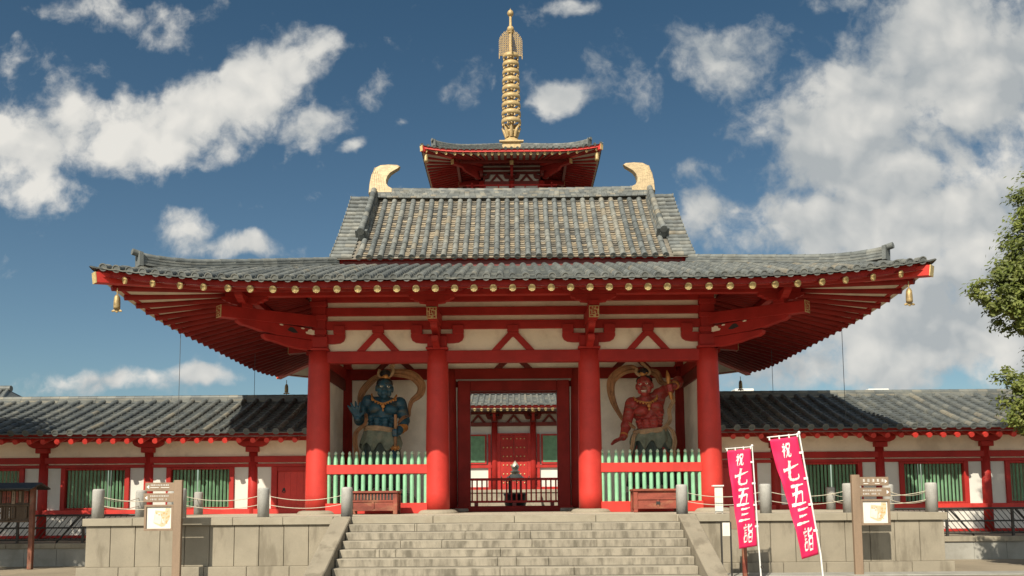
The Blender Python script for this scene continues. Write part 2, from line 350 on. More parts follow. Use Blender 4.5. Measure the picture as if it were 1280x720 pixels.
# ------------------------------------------------------------------ tiled roofs
def barrel(mb, P, r0, r1, rad, up, side, seglen=.30, faces=6, disc=True, lo=.0, hi=1.0, tone=0):
    """a row of overlapping round tiles; P(r) gives the point on the slope, r0 is the eave end"""
    n = max(1, int(round((r1-r0)/seglen))); base = random.triangular(lo+.15*(hi-lo), hi-.1*(hi-lo), .5)
    for i in range(n):
        a, b = r0+(r1-r0)*i/n, r0+(r1-r0)*(i+1)/n
        pa, pb = Vector(P(a)), Vector(P(b)); vs = []
        j = random.uniform(-.006, .006)
        for (p, rr) in ((pa, rad*1.08), (pb, rad*.93)):
            for k in range(faces+1):
                an = math.pi*k/faces
                vs.append(p+side*(math.cos(an)*rr+j)+up*(math.sin(an)*rr*1.05+.012))
        fs = [(k, k+1, faces+2+k, faces+1+k) for k in range(faces)]
        rn = min(1, max(0, base+random.gauss(0, .13)+(.25 if random.random() < .05 else 0)))
        mb.add(vs, fs, rn, True)
        mb.add(vs[:faces+1], [tuple(range(faces, -1, -1))], rn*.8)
    if disc:
        p = Vector(P(r0)); t = (Vector(P(r0+.1))-p).normalized(); p = p-t*.02+up*.03; n8 = 12
        rn = random.triangular(.25, .85, .5)
        vs = []
        for (d, rr) in ((.03, 1.12), (0, 1.12), (0, .86), (.014, .80)):
            for k in range(n8):
                an = 2*math.pi*k/n8; vs.append(p+t*d+side*(math.cos(an)*rad*rr)+up*(math.sin(an)*rad*rr))
        fs = [(i*n8+k, (i+1)*n8+k, (i+1)*n8+(k+1) % n8, i*n8+(k+1) % n8) for i in range(3) for k in range(n8)]
        mb.add(vs, fs, rn); mb.add(vs[3*n8:], [tuple(range(n8))], rn*.75)
def pans(mb, P, s0, s1, r0, ra, rb, up, course=.16, lo=0, hi=1, drop=.03):
    """stepped flat tiles between two rows; the strip ends at ra on side s0 and rb on side s1"""
    rm = max(ra, rb); n = max(1, int(round((rm-r0)/course)))
    for i in range(n):
        a, b = r0+(rm-r0)*i/n, r0+(rm-r0)*(i+1)/n
        aL, bL, aR, bR = min(a, ra), min(b, ra), min(a, rb), min(b, rb)
        if bL-aL < .01 and bR-aR < .01: break
        rn = random.random()*(hi-lo)+lo; sm = (s0+s1)/2
        vs = [Vector(P(s0, aL))+up*(drop), Vector(P(sm, (aL+aR)/2))+up*(drop-.02), Vector(P(s1, aR))+up*(drop),
              Vector(P(s1, bR)), Vector(P(sm, (bL+bR)/2))-up*.02, Vector(P(s0, bL))]
        mb.add(vs, [(0, 1, 4, 5), (1, 2, 3, 4)], rn)
        vs2 = [vs[0]-up*drop, vs[1]-up*drop, vs[2]-up*drop, vs[2], vs[1], vs[0]]
        mb.add(vs2, [(0, 1, 4, 5), (1, 2, 3, 4)], rn*.8)
def skirt_roof(name, parent, c, hx, hy, Rn, z0, rise, lift, reach, sp, rad, mats, seglen=.3, conc=.12, sides=(0, 1, 2, 3), course=.2, faces=6):
    """four-sided roof, square-cornered with rising tips; Rn is the run from the eave to the inner edge"""
    mb, mp = MB(), MB()
    def zf(d, r):
        l = lift*max(0, (reach-d)/reach)**2.2 if d < reach else 0
        t = r/Rn
        return z0+l*(1-t)**1.5+rise*((1-conc)*t+conc*t*t)
    for k in sides:
        L = hx if k % 2 == 0 else hy; D = hy if k % 2 == 0 else hx
        m = Matrix.Translation((c[0], c[1], 0)) @ Matrix.Rotation(k*math.pi/2, 4, 'Z')
        rot = Matrix.Rotation(k*math.pi/2, 3, 'Z')
        side = rot @ Vector((1, 0, 0)); sl = rise/Rn
        up = rot @ Vector((0, -sl, 1)).normalized()
        def P(s, r, m=m, L=L, D=D): return m @ Vector((s, -D+r, zf(L-abs(s), r)))
        n = int(2*L/sp); n -= (n % 2); xs = [(i-n/2)*sp for i in range(n+1)]
        xs = [x for x in xs if L-abs(x) > .05]
        for x in xs:
            re = min(Rn, L-abs(x))
            if re > .12: barrel(mb, lambda r, x=x: P(x, r), 0, re, rad, up, side, seglen, faces)
        ed = [-L]+xs+[L]
        for a, b in zip(ed[:-1], ed[1:]):
            pans(mp, P, a, b, -.03, min(Rn, L-abs(a)), min(Rn, L-abs(b)), up, course)
    o = mb.build(name, mats[0], parent); o2 = mp.build('pan_tiles', mats[0], o)
    return o, zf
def hip_ridge(mb, c, hx, hy, Rn, zf, k, d0, d1, h=.34, w=.26, curl=.12, n=14):
    """stacked ridge along one hip from d0 (near the tip) up to d1"""
    sx, sy = ((1, -1), (1, 1), (-1, 1), (-1, -1))[k]
    pts = []
    for i in range(n+1):
        d = d0+(d1-d0)*i/n
        pts.append(Vector((c[0]+sx*(hx-d), c[1]+sy*(hy-d), zf(d, d)+curl*max(0, 1-i/4.)**2)))
    for lay in range(6):
        ww = w*(1-.06*lay)-(.03 if lay % 2 else 0); z0 = h*.85*lay/6; z1 = h*.85*(lay+.9)/6
        for a, b in zip(pts[:-1], pts[1:]):
            mid = (z0+z1)/2; mb.beam(a+Vector((0, 0, mid)), b+Vector((0, 0, mid)), ww, z1-z0, a=random.uniform(.2, .8))
    for a, b in zip(pts[:-1], pts[1:]):
        mb.tube([a+Vector((0, 0, h*.88)), b+Vector((0, 0, h*.88))], [w*.36, w*.32], 8, True, True, random.uniform(.3, .8))
    e = pts[0]; t = (pts[0]-pts[1]).normalized()
    mb.beam(e+t*.0+Vector((0, 0, h*.5)), e+t*.09+Vector((0, 0, h*.5)), w*1.25, h*1.25, a=.4)
    mb.tube([e+t*.02+Vector((0, 0, h*1.0)), e+t*.22+Vector((0, 0, h*1.12))], w*.34, 10, True, True, .45)
# ------------------------------------------------------------------ ground and terrace
TZ, GZ = 1.45, .15
g = MB(); g.box(-400, 400, -120, 600, GZ-1, GZ); o = g.build('ground', SAND); tag(o, kind='structure')
g = MB(); g.box(-12.6, 12.6, -5.6, -4.92, GZ, GZ+.035); g.box(-3.97, 3.97, -9, -5.6, GZ, GZ+.03)
o = g.build('pavement', STONE_D, bevel=.01); tag(o, kind='structure')

TX, TY = 9.43, -4.70
terr = thing('stone_terrace', (0, -4.7, GZ), 'pale granite terrace with wide weathered steps under the red gate', 'terrace')
mb = MB()
def slabs(mb, x0, x1, n, fn, gap=.006):
    for i in range(n):
        a, b = x0+(x1-x0)*i/n+gap/2, x0+(x1-x0)*(i+1)/n-gap/2
        fn(a, b, random.random())
for s in (-1, 1):
    x0, x1 = (3.98, TX)
    n = 10
    def f(a, b, r, s=s): mb.box(min(s*a, s*b), max(s*a, s*b), TY+.02+.004*r, TY+.4, GZ+.24, TZ-.17)
    slabs(mb, x0, x1, n, f, .012)
    for (ya, yb) in [(TY+.41+1.6*i, TY+.41+1.6*(i+1)-.01) for i in range(10)]: mb.box(s*TX-.4 if s > 0 else -TX, TX if s > 0 else -TX+.4, ya, yb, GZ+.24, TZ-.17)
    mb.box(min(s*3.98, s*(TX-.03)), max(s*3.98, s*(TX-.03)), TY+.06, TY+.35, GZ+.01, TZ-.18)   # backing behind the joints
mb.box(-TX+.41, TX-.41, TY+.41, 11.3, GZ, TZ-.18)
mb.build('retaining_wall', STONE, terr, bevel=.006)
mb = MB()
for s in (-1, 1):
    slabs(mb, 3.98, TX+.06, 5, lambda a, b, r, s=s: mb.box(min(s*a, s*b), max(s*a, s*b), TY-.04, TY+.62, TZ-.165, TZ+.002*r), .008)
    for i in range(9): mb.box(s*(TX+.06)-(.66 if s > 0 else 0), s*(TX+.06)+(0 if s > 0 else .66), TY+.63+1.75*i, TY+.63+1.75*i+1.742, TZ-.165, TZ+.002*random.random())
slabs(mb, -3.575, 3.575, 4, lambda a, b, r: mb.box(a, b, TY-.02, TY+.62, TZ-.165, TZ+.002*r), .010)
mb.build('coping', COPING, terr, bevel=.008)
mb = MB(); 
for i in range(12):
    for j in range(16):
        mb.box(-TX+.62+i*1.475, -TX+.62+i*1.475+1.47, TY+.64+j, TY+.64+j+.995, TZ-.17, TZ-.003+.003*random.random())
mb.build('paving_slabs', PAVE, terr)
for s in (-1, 1):
    mb = MB(); slabs(mb, 3.98, TX+.14, 6, lambda a, b, r, s=s: mb.box(min(s*a, s*b), max(s*a, s*b), TY-.09, TY+.3, GZ, GZ+.238), .01)
    mb.build('plinth_course', STONE, terr, bevel=.008)
NST = 8; rise = (TZ-GZ)/NST; tread = .33
for k in range(1, NST):
    mb = MB(); z = TZ-rise*k
    cuts = sorted([-3.575, 3.575]+[random.uniform(-3, 3) for _ in range(random.choice((3, 4)))])
    for a, b in zip(cuts[:-1], cuts[1:]):
        if b-a > .01: mb.box(a+.003, b-.003, TY-tread*k-.02, TY-tread*(k-1)-.022+.06, GZ if k == NST-1 else z-rise-.03, z)
    mb.build('step', STEPST, terr, bevel=.010)
    mb = MB(); mb.box(-3.57, 3.57, TY-tread*(k-1)-.0235, TY-tread*(k-1)-.019, z, z+.012); mb.build('step_joint', JOINT, terr)
for s in (-1, 1):
    mb = MB(); yb = TY-tread*NST-.1
    prof = [(TY-.03, TZ+.012), (yb-.15, GZ+.16), (yb-.15, GZ), (TY-.03, GZ)]
    x0, x1 = s*3.585, s*3.97
    vs = [(x0, y, z) for y, z in prof]+[(x1, y, z) for y, z in prof]
    mb.add(vs, [(0, 1, 2, 3), (7, 6, 5, 4), (0, 4, 5, 1), (1, 5, 6, 2), (2, 6, 7, 3), (3, 7, 4, 0)])
    mb.build('stair_cheek', STONE, terr, bevel=.02)

# ------------------------------------------------------------------ the gate
gate = thing('temple_gate', (0, 3.3, TZ), 'large vermilion temple gate with grey tiled roof in two tiers and gold ridge ornaments', 'gate')
CX = [-5.45, -2.12, 2.12, 5.45]; CY = [0., 3.3, 6.6]
def column(x, y, r0=.335, r1=.29, top=5.98, mt=None):
    mb = MB(); n = 10
    mb.lathe([(r0-(r0-r1)*(i/n)**1.6, 1.55+(top-1.55)*i/n) for i in range(n+1)], (x, y, 0), 28)
    c = mb.build('column', mt or COLRED, gate)
    b = MB(); b.lathe([(.56, TZ-.02), (.56, TZ+.02), (.50, TZ+.08), (.40, TZ+.10), (.36, TZ+.10)], (x, y, 0), 28, sm=False); b.build('column_base', COPING, c)
for y in CY:
    for x in CX: column(x, y, mt=RED_SHADE if y == 3.3 else COLRED)  # middle row gets the darkened red, painting in its shade
# --- upper walls, beams, capitals, arms, struts, for each of the four sides (local x along the wall, outward is -y)
ARM = [(-.74, .17), (-.70, .08), (-.60, .02), (-.45, 0), (.45, 0), (.60, .02), (.70, .08), (.74, .17), (.74, .26), (-.74, .26)]
def wall_side(m, xs, long_side, skip_corner_cap):
    L0, L1 = xs[0], xs[-1]
    e = .14 if long_side else -.15
    for i, (a, b) in enumerate(zip(xs[:-1], xs[1:])):
        mb = MB(); mb.box(a+.02, b-.02, -.05, .05, 5.97, 7.86, m); mb.build('wall_panel', CREAM, gate)
        mb = MB(); mb.box(a+.2, b-.2, -.14, .14, 5.65, 5.98, m); mb.build('tie_beam', RED, gate, bevel=.012)
        c = (a+b)/2; mb = MB()
        for s in (-1, 1): mb.prism([(c+s*.60, 5.985), (c+s*.37, 5.985), (c+s*.02, 6.36), (c, 6.36), (c, 6.55), (c+s*.08, 6.55)], -.115, -.04, m)
        mb.build('inverted_v_strut', RED, gate)
        mb = MB(); mb.box(c-.16, c+.16, -.175, -.04, 6.50, 6.69, m); mb.box(c-.13, c+.13, -.165, -.04, 6.42, 6.50, m); mb.build('bearing_block', RED, gate, bevel=.01)
    for j, (z0, z1, d) in enumerate(((6.59, 6.84, .13), (6.985, 7.22, .13), (7.375, 7.66, .135))):
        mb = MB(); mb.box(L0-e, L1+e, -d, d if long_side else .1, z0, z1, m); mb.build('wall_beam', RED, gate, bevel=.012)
    for i, x in enumerate(xs):
        corner = i in (0, len(xs)-1)
        if corner and skip_corner_cap: continue
        mb = MB(); mb.box(x-.31, x+.31, -.31, .31, 5.99, 6.06, m); mb.box(x-.27, x+.27, -.27, .27, 6.06, 6.38, m); mb.build('capital', RED, gate, bevel=.015)
        mb = MB(); mb.prism([(x+px, 6.19+pz) for px, pz in ARM], -.155, -.052, m)
        mb.build('bracket_arm', RED, gate)
        for s in (-1, 1):
            mb = MB(); mb.box(x+s*.58-.16, x+s*.58+.16, -.185, -.052, 6.47, 6.70, m); mb.prism([(x+s*.58-.12, 6.44), (x+s*.58+.12, 6.44), (x+s*.58+.16, 6.475), (x+s*.58-.16, 6.475)], -.18, -.055, m)
            mb.build('bearing_block', RED, gate, bevel=.008)
I4 = Matrix.Identity(4)
wall_side(I4, CX, True, False)
wall_side(Matrix.Translation((0, 6.6, 0)) @ Matrix.Rotation(math.pi, 4, 'Z'), CX, True, False)
wall_side(Matrix.Translation((5.45, 3.3, 0)) @ Matrix.Rotation(math.pi/2, 4, 'Z'), [-3.3, 0, 3.3], False, True)
wall_side(Matrix.Translation((-5.45, 3.3, 0)) @ Matrix.Rotation(-math.pi/2, 4, 'Z'), [-3.3, 0, 3.3], False, True)
# --- projecting cloud brackets with tail beam
def cloud(tip, z0, z1, back=0.0):                     # side view of a cloud arm: (out, z)
    h = z1-z0
    return [(back, z1), (tip-.04, z1), (tip, z1-.06*h), (tip-.02, z1-.35*h), (tip-.10, z1-.55*h), (tip-.22, z1-.60*h), (tip-.36, z1-.72*h), (tip-.50, z1-.86*h),
            (tip-.66, z0+.06*h), (tip-.8, z0), (back, z0)]
def projecting(cx, cy, an, sc, corner):
    """bracket set leaving column (cx,cy) in direction an; sc stretches along the diagonal"""
    # local x = out
    m = Matrix.Translation((cx, cy, 0)) @ Matrix.Rotation(an, 4, 'Z')
    w = .12
    def pl(poly): return [(px*sc, pz) for px, pz in poly]
    t1 = 1.78 if corner else 1.2
    mb = MB(); mb.prism(pl([(p, z) for p, z in cloud(t1, 6.28, 6.60)]), -w*.8, w*.8, m); mb.build('cloud_arm', RED, gate, bevel=.012)
    mb = MB(); mb.prism(pl(cloud(1.25 if corner else .95, 5.99, 6.27)), -w*.8, w*.8, m); mb.build('cloud_arm', RED, gate, bevel=.012)
    t2 = 2.1 if corner else 1.75
    mb = MB(); mb.prism(pl([(0, 6.66), (t2, 6.53), (t2, 6.83), (0, 6.99)]), -.13, .13, m); tb = mb.build('tail_beam', RED, gate, bevel=.01)
    # carved and gilt end
    mb = MB(); X = t2*sc
    mb.box(X, X+.012, -.132, .132, 6.525, 6.835, m); ep = mb.build('end_plate', GOLDP, tb)
    mb = MB()
    for (a0, a1, b0, b1) in ((-.105, -.02, 6.55, 6.58), (-.105, -.075, 6.60, 6.70), (-.05, .02, 6.61, 6.64), (.05, .105, 6.55, 6.60), (.05, .08, 6.62, 6.72), (-.04, -.01, 6.66, 6.76), (.01, .04, 6.68, 6.73), (-.105, -.06, 6.73, 6.81), (-.03, .03, 6.78, 6.81), (.055, .105, 6.75, 6.81)):
        mb.box(X+.012, X+.017, a0, a1, b0, b1, m)
    mb.build('carving', RED, tb)
    if corner:                                          # plates for carved openings: plaster lobe and dots, dark diamond painting a hole's shade
        for sd in (-1, 1):
            y0, y1 = sorted((sd*.097, sd*.101))
            mb = MB(); mb.prism(pl([(.14, 6.44), (.20, 6.42), (.34, 6.43), (.36, 6.48), (.31, 6.50), (.30, 6.55), (.24, 6.585), (.20, 6.55), (.14, 6.56)]), y0, y1, m); mb.build('carved_lobe', CREAM, gate)
            for a_, z_ in ((.42, 6.565), (.88, 6.572)):
                mb = MB(); mb.prism(pl([(a_-.045, z_), (a_-.02, z_-.022), (a_+.03, z_-.018), (a_+.045, z_+.01), (a_, z_+.024)]), y0, y1, m); mb.build('carved_dot', CREAM, gate)
            mb = MB(); mb.prism(pl([(.52, 6.42), (.62, 6.40), (.76, 6.45), (.70, 6.54), (.64, 6.55), (.58, 6.50)]), y0, y1, m); mb.build('hole_shade', INK, gate)
    # block and cross arm that carry the eave purlin
    p = 1.6*sc
    mb = MB(); mb.box(p-.15, p+.15, -.15, .15, 6.86, 7.0, m); mb.build('bearing_block', RED, gate, bevel=.01)
    prof = [(-.60, 7.165), (-.585, 7.10), (-.50, 7.075), (-.45, 7.03), (-.37, 7.02), (-.33, 6.98), (-.2, 6.965), (.2, 6.965), (.33, 6.98), (.37, 7.02), (.45, 7.03), (.50, 7.075), (.585, 7.10), (.60, 7.165)]
    if corner:
        for a2 in (0, math.pi/2):
            q = m @ Vector((p, 0, 0)); mm = Matrix.Translation((q.x, q.y, 0)) @ Matrix.Rotation(a2, 4, 'Z')
            mb = MB(); mb.prism(prof, -.10, .10-.004*a2, mm); mb.build('eave_bracket', RED, gate)
    else:
        mm = m @ Matrix.Translation((p, 0, 0)) @ Matrix.Rotation(math.pi/2, 4, 'Z')
        mb = MB(); mb.prism(prof, -.10, .10, mm); mb.build('eave_bracket', RED, gate)
for x in CX[1:3]:
    projecting(x, 0, -math.pi/2, 1, False); projecting(x, 6.6, math.pi/2, 1, False)
projecting(-5.45, 3.3, math.pi, 1, False); projecting(5.45, 3.3, 0, 1, False)
for sx in (-1, 1):
    for sy, y in ((-1, 0), (1, 6.6)):
        projecting(sx*5.45, y, math.atan2(sy, sx), math.sqrt(2), True)
for sx in (-1, 1):
    for y in (0, 6.6):
        mb = MB(); mb.box(sx*5.45-.20, sx*5.45+.20, y-.20, y+.20, 6.38, 7.72); mb.build('corner_post', RED, gate, bevel=.012)
        for z in (6.44, 6.86, 7.24): mb = MB(); mb.box(sx*5.45-.235, sx*5.45+.235, y-.235, y+.235, z, z+.15); mb.build('bearing_block', RED, gate, bevel=.012)
# --- eave purlin ring
o_ = 1.6
for (x0, x1, y0, y1) in ((-5.45-o_-.5, 5.45+o_+.5, -o_-.1, -o_+.1), (-5.45-o_-.5, 5.45+o_+.5, 6.6+o_-.1, 6.6+o_+.1)):
    mb = MB(); mb.box(x0, x1, y0, y1, 7.17, 7.33); mb.build('eave_purlin', RED, gate, bevel=.01)
for s in (-1, 1):
    x = s*(5.45+o_); mb = MB(); mb.box(x-.1, x+.1, -o_+.102, 6.6+o_-.102, 7.172, 7.328); mb.build('eave_purlin', RED, gate, bevel=.01)
# --- lower roof
HX, HY, RN, Z0, RISE, LIFT, REACH = 9.75, 7.6, 4.95, 6.895, 1.71, .34, 5.0
low, zf = skirt_roof('lower_roof', gate, (0, 3.3), HX, HY, RN, Z0, RISE, LIFT, REACH, .305, .084, (TILE, TILE_PAN), conc=-.10)
for k in range(4):
    mb = MB(); hip_ridge(mb, (0, 3.3), HX, HY, RN, zf, k, .80, 4.7, .27, .23, .12); mb.build('hip_ridge', TILE, low)
def lift(d): return LIFT*max(0, (REACH-d)/REACH)**2.2
# soffit, fascia
sf = MB(); fa = MB()
for k in range(4):
    L, D = (HX, HY) if k % 2 == 0 else (HY, HX)
    m = Matrix.Translation((0, 3.3, 0)) @ Matrix.Rotation(k*math.pi/2, 4, 'Z')
    N = 40; rs = [.08, .5, 1, 1.8, 2.6, 3.4, 4.3]
    def sp(uu, r):
        s = uu*(L-r); d = L-abs(s)
        return (s, -D+r, 6.70+.045+.27*(r-.15)+lift(d)*max(0, 1-r/4.3)**1.5)
    vs = [sp(-1+2*i/N, r) for r in rs for i in range(N+1)]
    sf.add(vs, [(j*(N+1)+i, (j+1)*(N+1)+i, (j+1)*(N+1)+i+1, j*(N+1)+i+1) for j in range(len(rs)-1) for i in range(N)], 0, True, m)
    for i in range(N):
        a, b = -L+2*L*i/N, -L+2*L*(i+1)/N
        za, zb = lift(L-abs(a)), lift(L-abs(b))
        ya, yb = -D+.20, -D+.29
        t = (.06 if k % 2 == 0 else .30) if i == 0 else 0; t2 = (.06 if k % 2 == 0 else .30) if i == N-1 else 0
        vs = []
        for (x, z) in ((a+t, za), (b-t2, zb)):
            vs += [(x, ya, 6.735+z), (x, yb, 6.735+z), (x, yb, 6.90+z), (x, ya, 6.90+z)]
        fa.add(vs, [(0, 1, 2, 3), (7, 6, 5, 4), (0, 4, 5, 1), (1, 5, 6, 2), (2, 6, 7, 3), (3, 7, 4, 0)], 0, False, m)
sf.build('soffit', SOFFIT, gate); fa.build('fascia', RED, gate)
# --- rafters: parallel in the middle, fanning out at the corners
FR = [.449*i for i in range(9)]+[4.08, 4.56, 5.05, 5.57, 6.10, 6.62, 7.19, 7.74, 8.38, 9.03]
def raft_z(r): return 6.70+.27*(r-.15)
RAD = .082
def rafter_mesh(p, q):
    mb = MB(); mb.tube([p, q], [RAD, RAD*.96], 10); return mb
def rafter_cap(p, q, par, mt):
    t = (Vector(p)-Vector(q)).normalized(); mb = MB()
    for (d0, d1, rr) in ((-.03, .012, RAD*1.02), (.012, .022, RAD*.55), (.022, .03, RAD*.22)):
        mb.tube([Vector(p)+t*d0, Vector(p)+t*d1], rr, 14, True, False)
    for kk in range(8):
        an = kk*math.pi/4; sd = t.orthogonal().normalized(); nn = t.cross(sd)
        c = Vector(p)+t*.014+(sd*math.cos(an)+nn*math.sin(an))*RAD*.78
        mb.ell(c, (.013, .013, .013), None, 6)
    return mb.build('rafter_cap', mt, par)
ec = 1.2                                             # where the fan narrows to, inside the purlin
for s in (-1, 1):
    for i, x in enumerate(FR):
        if i == 0 and s < 0: continue
        d = HX-.15-x
        p = Vector((s*x, -4.15, raft_z(.15)+lift(d)*.95))
        xi = x if x < 4.6 else 4.6+(x-4.6)*(5.45+ec-4.6)/(9.6-4.6)
        ri = 4.3-ec; q = Vector((s*xi, -ec, raft_z(ri)))
        q = q+(q-p).normalized()*(.7 if x > 4.6 else 1.1)
        r_ = rafter_mesh(p, q).build('rafter', RED_SHADE, gate); rafter_cap(p, q, r_, GOLDP)
dist = sorted(9.6-x for x in FR[8:])                 # the same steps from the corner along the side
side_d = dist+[dist[-1]+.47*(k+1) for k in range(4)]
ys = [-4.15+d for d in side_d]; ys = [y for y in ys if y < 3.2]
ys = ys+[3.3]+[6.6-y for y in ys]
for s in (-1, 1):
    for y in ys:
        d = min(y+4.15, 10.75-y)
        p = Vector((s*9.6, y, raft_z(.15)+lift(d+.15)*.95))
        yc = y if y < 3.3 else 6.6-y
        yi = yc if yc > .85 else .85+(yc-.85)*((.85+ec)/(.85+4.15))
        if y > 3.3: yi = 6.6-yi
        q = Vector((s*(5.45+ec), yi, raft_z(4.3-ec))); q = q+(q-p).normalized()*.7
        rafter_mesh(p, q).build('rafter', RED_SHADE, gate)
for sx in (-1, 1):
    for sy in (-1, 1):
        p = Vector((sx*9.68, 3.3+sy*7.53, 6.70+lift(0)*1.0)); q = Vector((sx*5.2, 3.3+sy*3.05, raft_z(4.3)))
        mb = MB(); mb.beam(p-Vector((0, 0, .05)), q-Vector((0, 0, .05)), .22, .25); h_ = mb.build('hip_rafter', COLRED, gate, bevel=.01)
        t = (p-q).normalized(); mb = MB(); mb.beam(p-Vector((0, 0, .05)), p-Vector((0, 0, .05))+t*.022, .225, .255); mb.build('end_plate', GOLDP, h_)
# --- upper roof
UX, UE, UZ, UR, URISE = 4.42, .30, 8.77, 3.0, 2.90        # half width of the tiled field, front edge, eave z, run, rise
up_ = MB(); pn = MB()
def uz(r): t = r/UR; return UZ+URISE*(.86*t+.14*t*t)
for sy in (-1, 1):
    def P(x, r, sy=sy): return Vector((x, 3.3+sy*(UR-r), uz(r)))
    upv = Vector((0, sy*URISE/UR, 1)).normalized(); side = Vector((1, 0, 0))
    xs = [-UX+2*UX*i/29 for i in range(30)]
    for x in xs: barrel(up_, lambda r, x=x: P(x, r), 0, UR, .083, upv, side, .33, 6)
    for a, b in zip(xs[:-1], xs[1:]): pans(pn, P, a, b, -.02, UR, UR, upv, .115, 0, 1, .028)
    for s in (-1, 1):                                     # verge tiles laid sideways
        n = 17
        for i in range(n):
            r = .06+(UR-.1)*i/(n-1)
            def Q(t, r=r, s=s): return Vector((s*(5.24-t), 3.3+sy*(UR-r), uz(r)+.0))
            tdir = Vector((0, -sy, URISE/UR)).normalized()
            barrel(up_, Q, 0, .62, .078, upv, tdir, .31, 6)
        vs = [Vector((s*4.42, 3.3+sy*(UR-r), uz(r)-.02)) for r in (-.02, 1, 2, 3)]+[Vector((s*5.25, 3.3+sy*(UR-r), uz(r)-.02)) for r in (-.02, 1, 2, 3)]
        pn.add(vs, [(i, i+1, i+5, i+4) for i in range(3)], .3)
upr = up_.build('upper_roof', TILE, gate); pn.build('pan_tiles', TILE_PAN, upr)
mb = MB()                                                  # red edge boards below the upper eaves and at the verges
for sy in (-1, 1):
    y = 3.3+sy*(UR-.17); mb.box(-5.15, 5.15, min(y, y-sy*.1), max(y, y-sy*.1), UZ-.16, UZ+.02)
    for s in (-1, 1): mb.beam((s*5.12, 3.3+sy*(UR-.10), UZ-.19), (s*5.12, 3.3, UZ+URISE-.24), .07, .22)
mb.build('eave_board', RED, upr)
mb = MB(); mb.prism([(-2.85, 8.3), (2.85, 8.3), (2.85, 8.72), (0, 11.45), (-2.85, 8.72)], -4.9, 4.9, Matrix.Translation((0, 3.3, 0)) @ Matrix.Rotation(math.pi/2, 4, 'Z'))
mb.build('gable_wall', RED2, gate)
mb = MB()
for lay in range(5):
    n = 46+3*lay
    for i in range(n):
        a = -4.45+8.9*i/n; z = 11.56+.060*lay; w = .27-.022*lay
        sag = lambda x: .05*(abs(x)/4.45)**2
        mb.box(a+.004, a+8.9/n-.004, 3.3-w, 3.3+w, z+sag(a), z+.054+sag(a), a=random.random())
n = 30
for i in range(n):
    a = -4.45+8.9*i/n; mb.tube([(a, 3.3, 11.86+.05*(abs(a)/4.45)**2), (a+8.9/n, 3.3, 11.86+.05*(abs(a+8.9/n)/4.45)**2)], [.12, .108], 10, True, True, random.random())
mb.build('main_ridge', TILE, upr)
for s in (-1, 1):
    for sy in (-1, 1):
        mb = MB()
        pts = [Vector((s*(4.47+.04*t), 3.3+sy*(UR-(2.95-1.95*t)), uz(2.95-1.95*t)+.06)) for t in [i/10 for i in range(11)]]
        upv = Vector((0, sy*URISE/UR, 1)).normalized()
        for a, b in zip(pts[:-1], pts[1:]):
            for lay in range(3): mb.beam(a+upv*(.03+.075*lay), b+upv*(.03+.075*lay), .26-.03*lay, .066, upv, random.random())
            mb.tube([a+upv*.27, b+upv*.27], [.092, .098], 10, True, True, random.random())
        e = pts[-1]; t = (pts[-1]-pts[-2]).normalized()
        mb.tube([e+upv*.27, e+upv*.27+t*.16], [.10, .11], 12, True, False, .4); mb.beam(e-t*.02+upv*.10, e+t*.10+upv*.10, .36, .32, upv, .15)
        mb.tube([e+t*.10+upv*.08, e+t*.14+upv*.08], .10, 12, True, False, .1)
        mb.build('descending_ridge', TILE, upr)
# gold fish-tail ornaments on the ridge
SH = [(-.39, -.03), (-.365, .32), (-.31, .62), (-.20, .86), (-.02, .955), (.25, .975), (.52, .955), (.60, .90), (.47, .82), (.32, .72), (.215, .58), (.17, .42), (.185, .28), (.26, .17), (.38, .10), (.38, -.03)]
for s in (-1, 1):
    mb = MB(); X = s*4.27; n = len(SH)
    rings = [(-.21, .88), (-.16, .97), (0, 1.0), (.16, .97), (.21, .88)]
    cx, cz = 0.0, .40
    vs = []
    for (yy, sc) in rings:
        for (px, pz) in SH:
            th = 1-.5*max(0, pz)/.98                     # thinner towards the tip
            vs.append((X-s*(cx+(px-cx)*sc)*1.06*-1 if False else X+(-s)*(cx+(px-cx)*sc)*1.05, 3.3+yy*th, 11.79+(cz+(pz-cz)*sc)*1.04))
    mb.add(vs, [(i*n+k, i*n+(k+1) % n, (i+1)*n+(k+1) % n, (i+1)*n+k) for i in range(4) for k in range(n)]+[tuple(range(n)), tuple(range(5*n-1, 4*n-1, -1))], 0, False)
    sh = mb.build('ridge_ornament', SHIBI, gate, bevel=.01)
    mb = MB()                                              # fin ribs on both cheeks
    for j in range(6):
        f = .1+.13*j
        pa = [(-.33+f*.62*(1-.25*t), .05+.80*t-.10*t*f) for t in [i/8 for i in range(9)]]
        pa = [(px+.42*max(0, pz-.45)**1.6*(1-f*.3), min(pz, .93-.25*f*0)) for px, pz in pa if pz < .86-.06*j]
        for sy in (-1, 1):
            if len(pa) > 2: mb.tube([(X-s*px*1.05, 3.3+sy*(.20*(1-.5*pz/.98)+.003), 11.79+pz*1.04) for px, pz in pa], .012, 5)
    mb.build('fin_rib', SHIBI, sh)
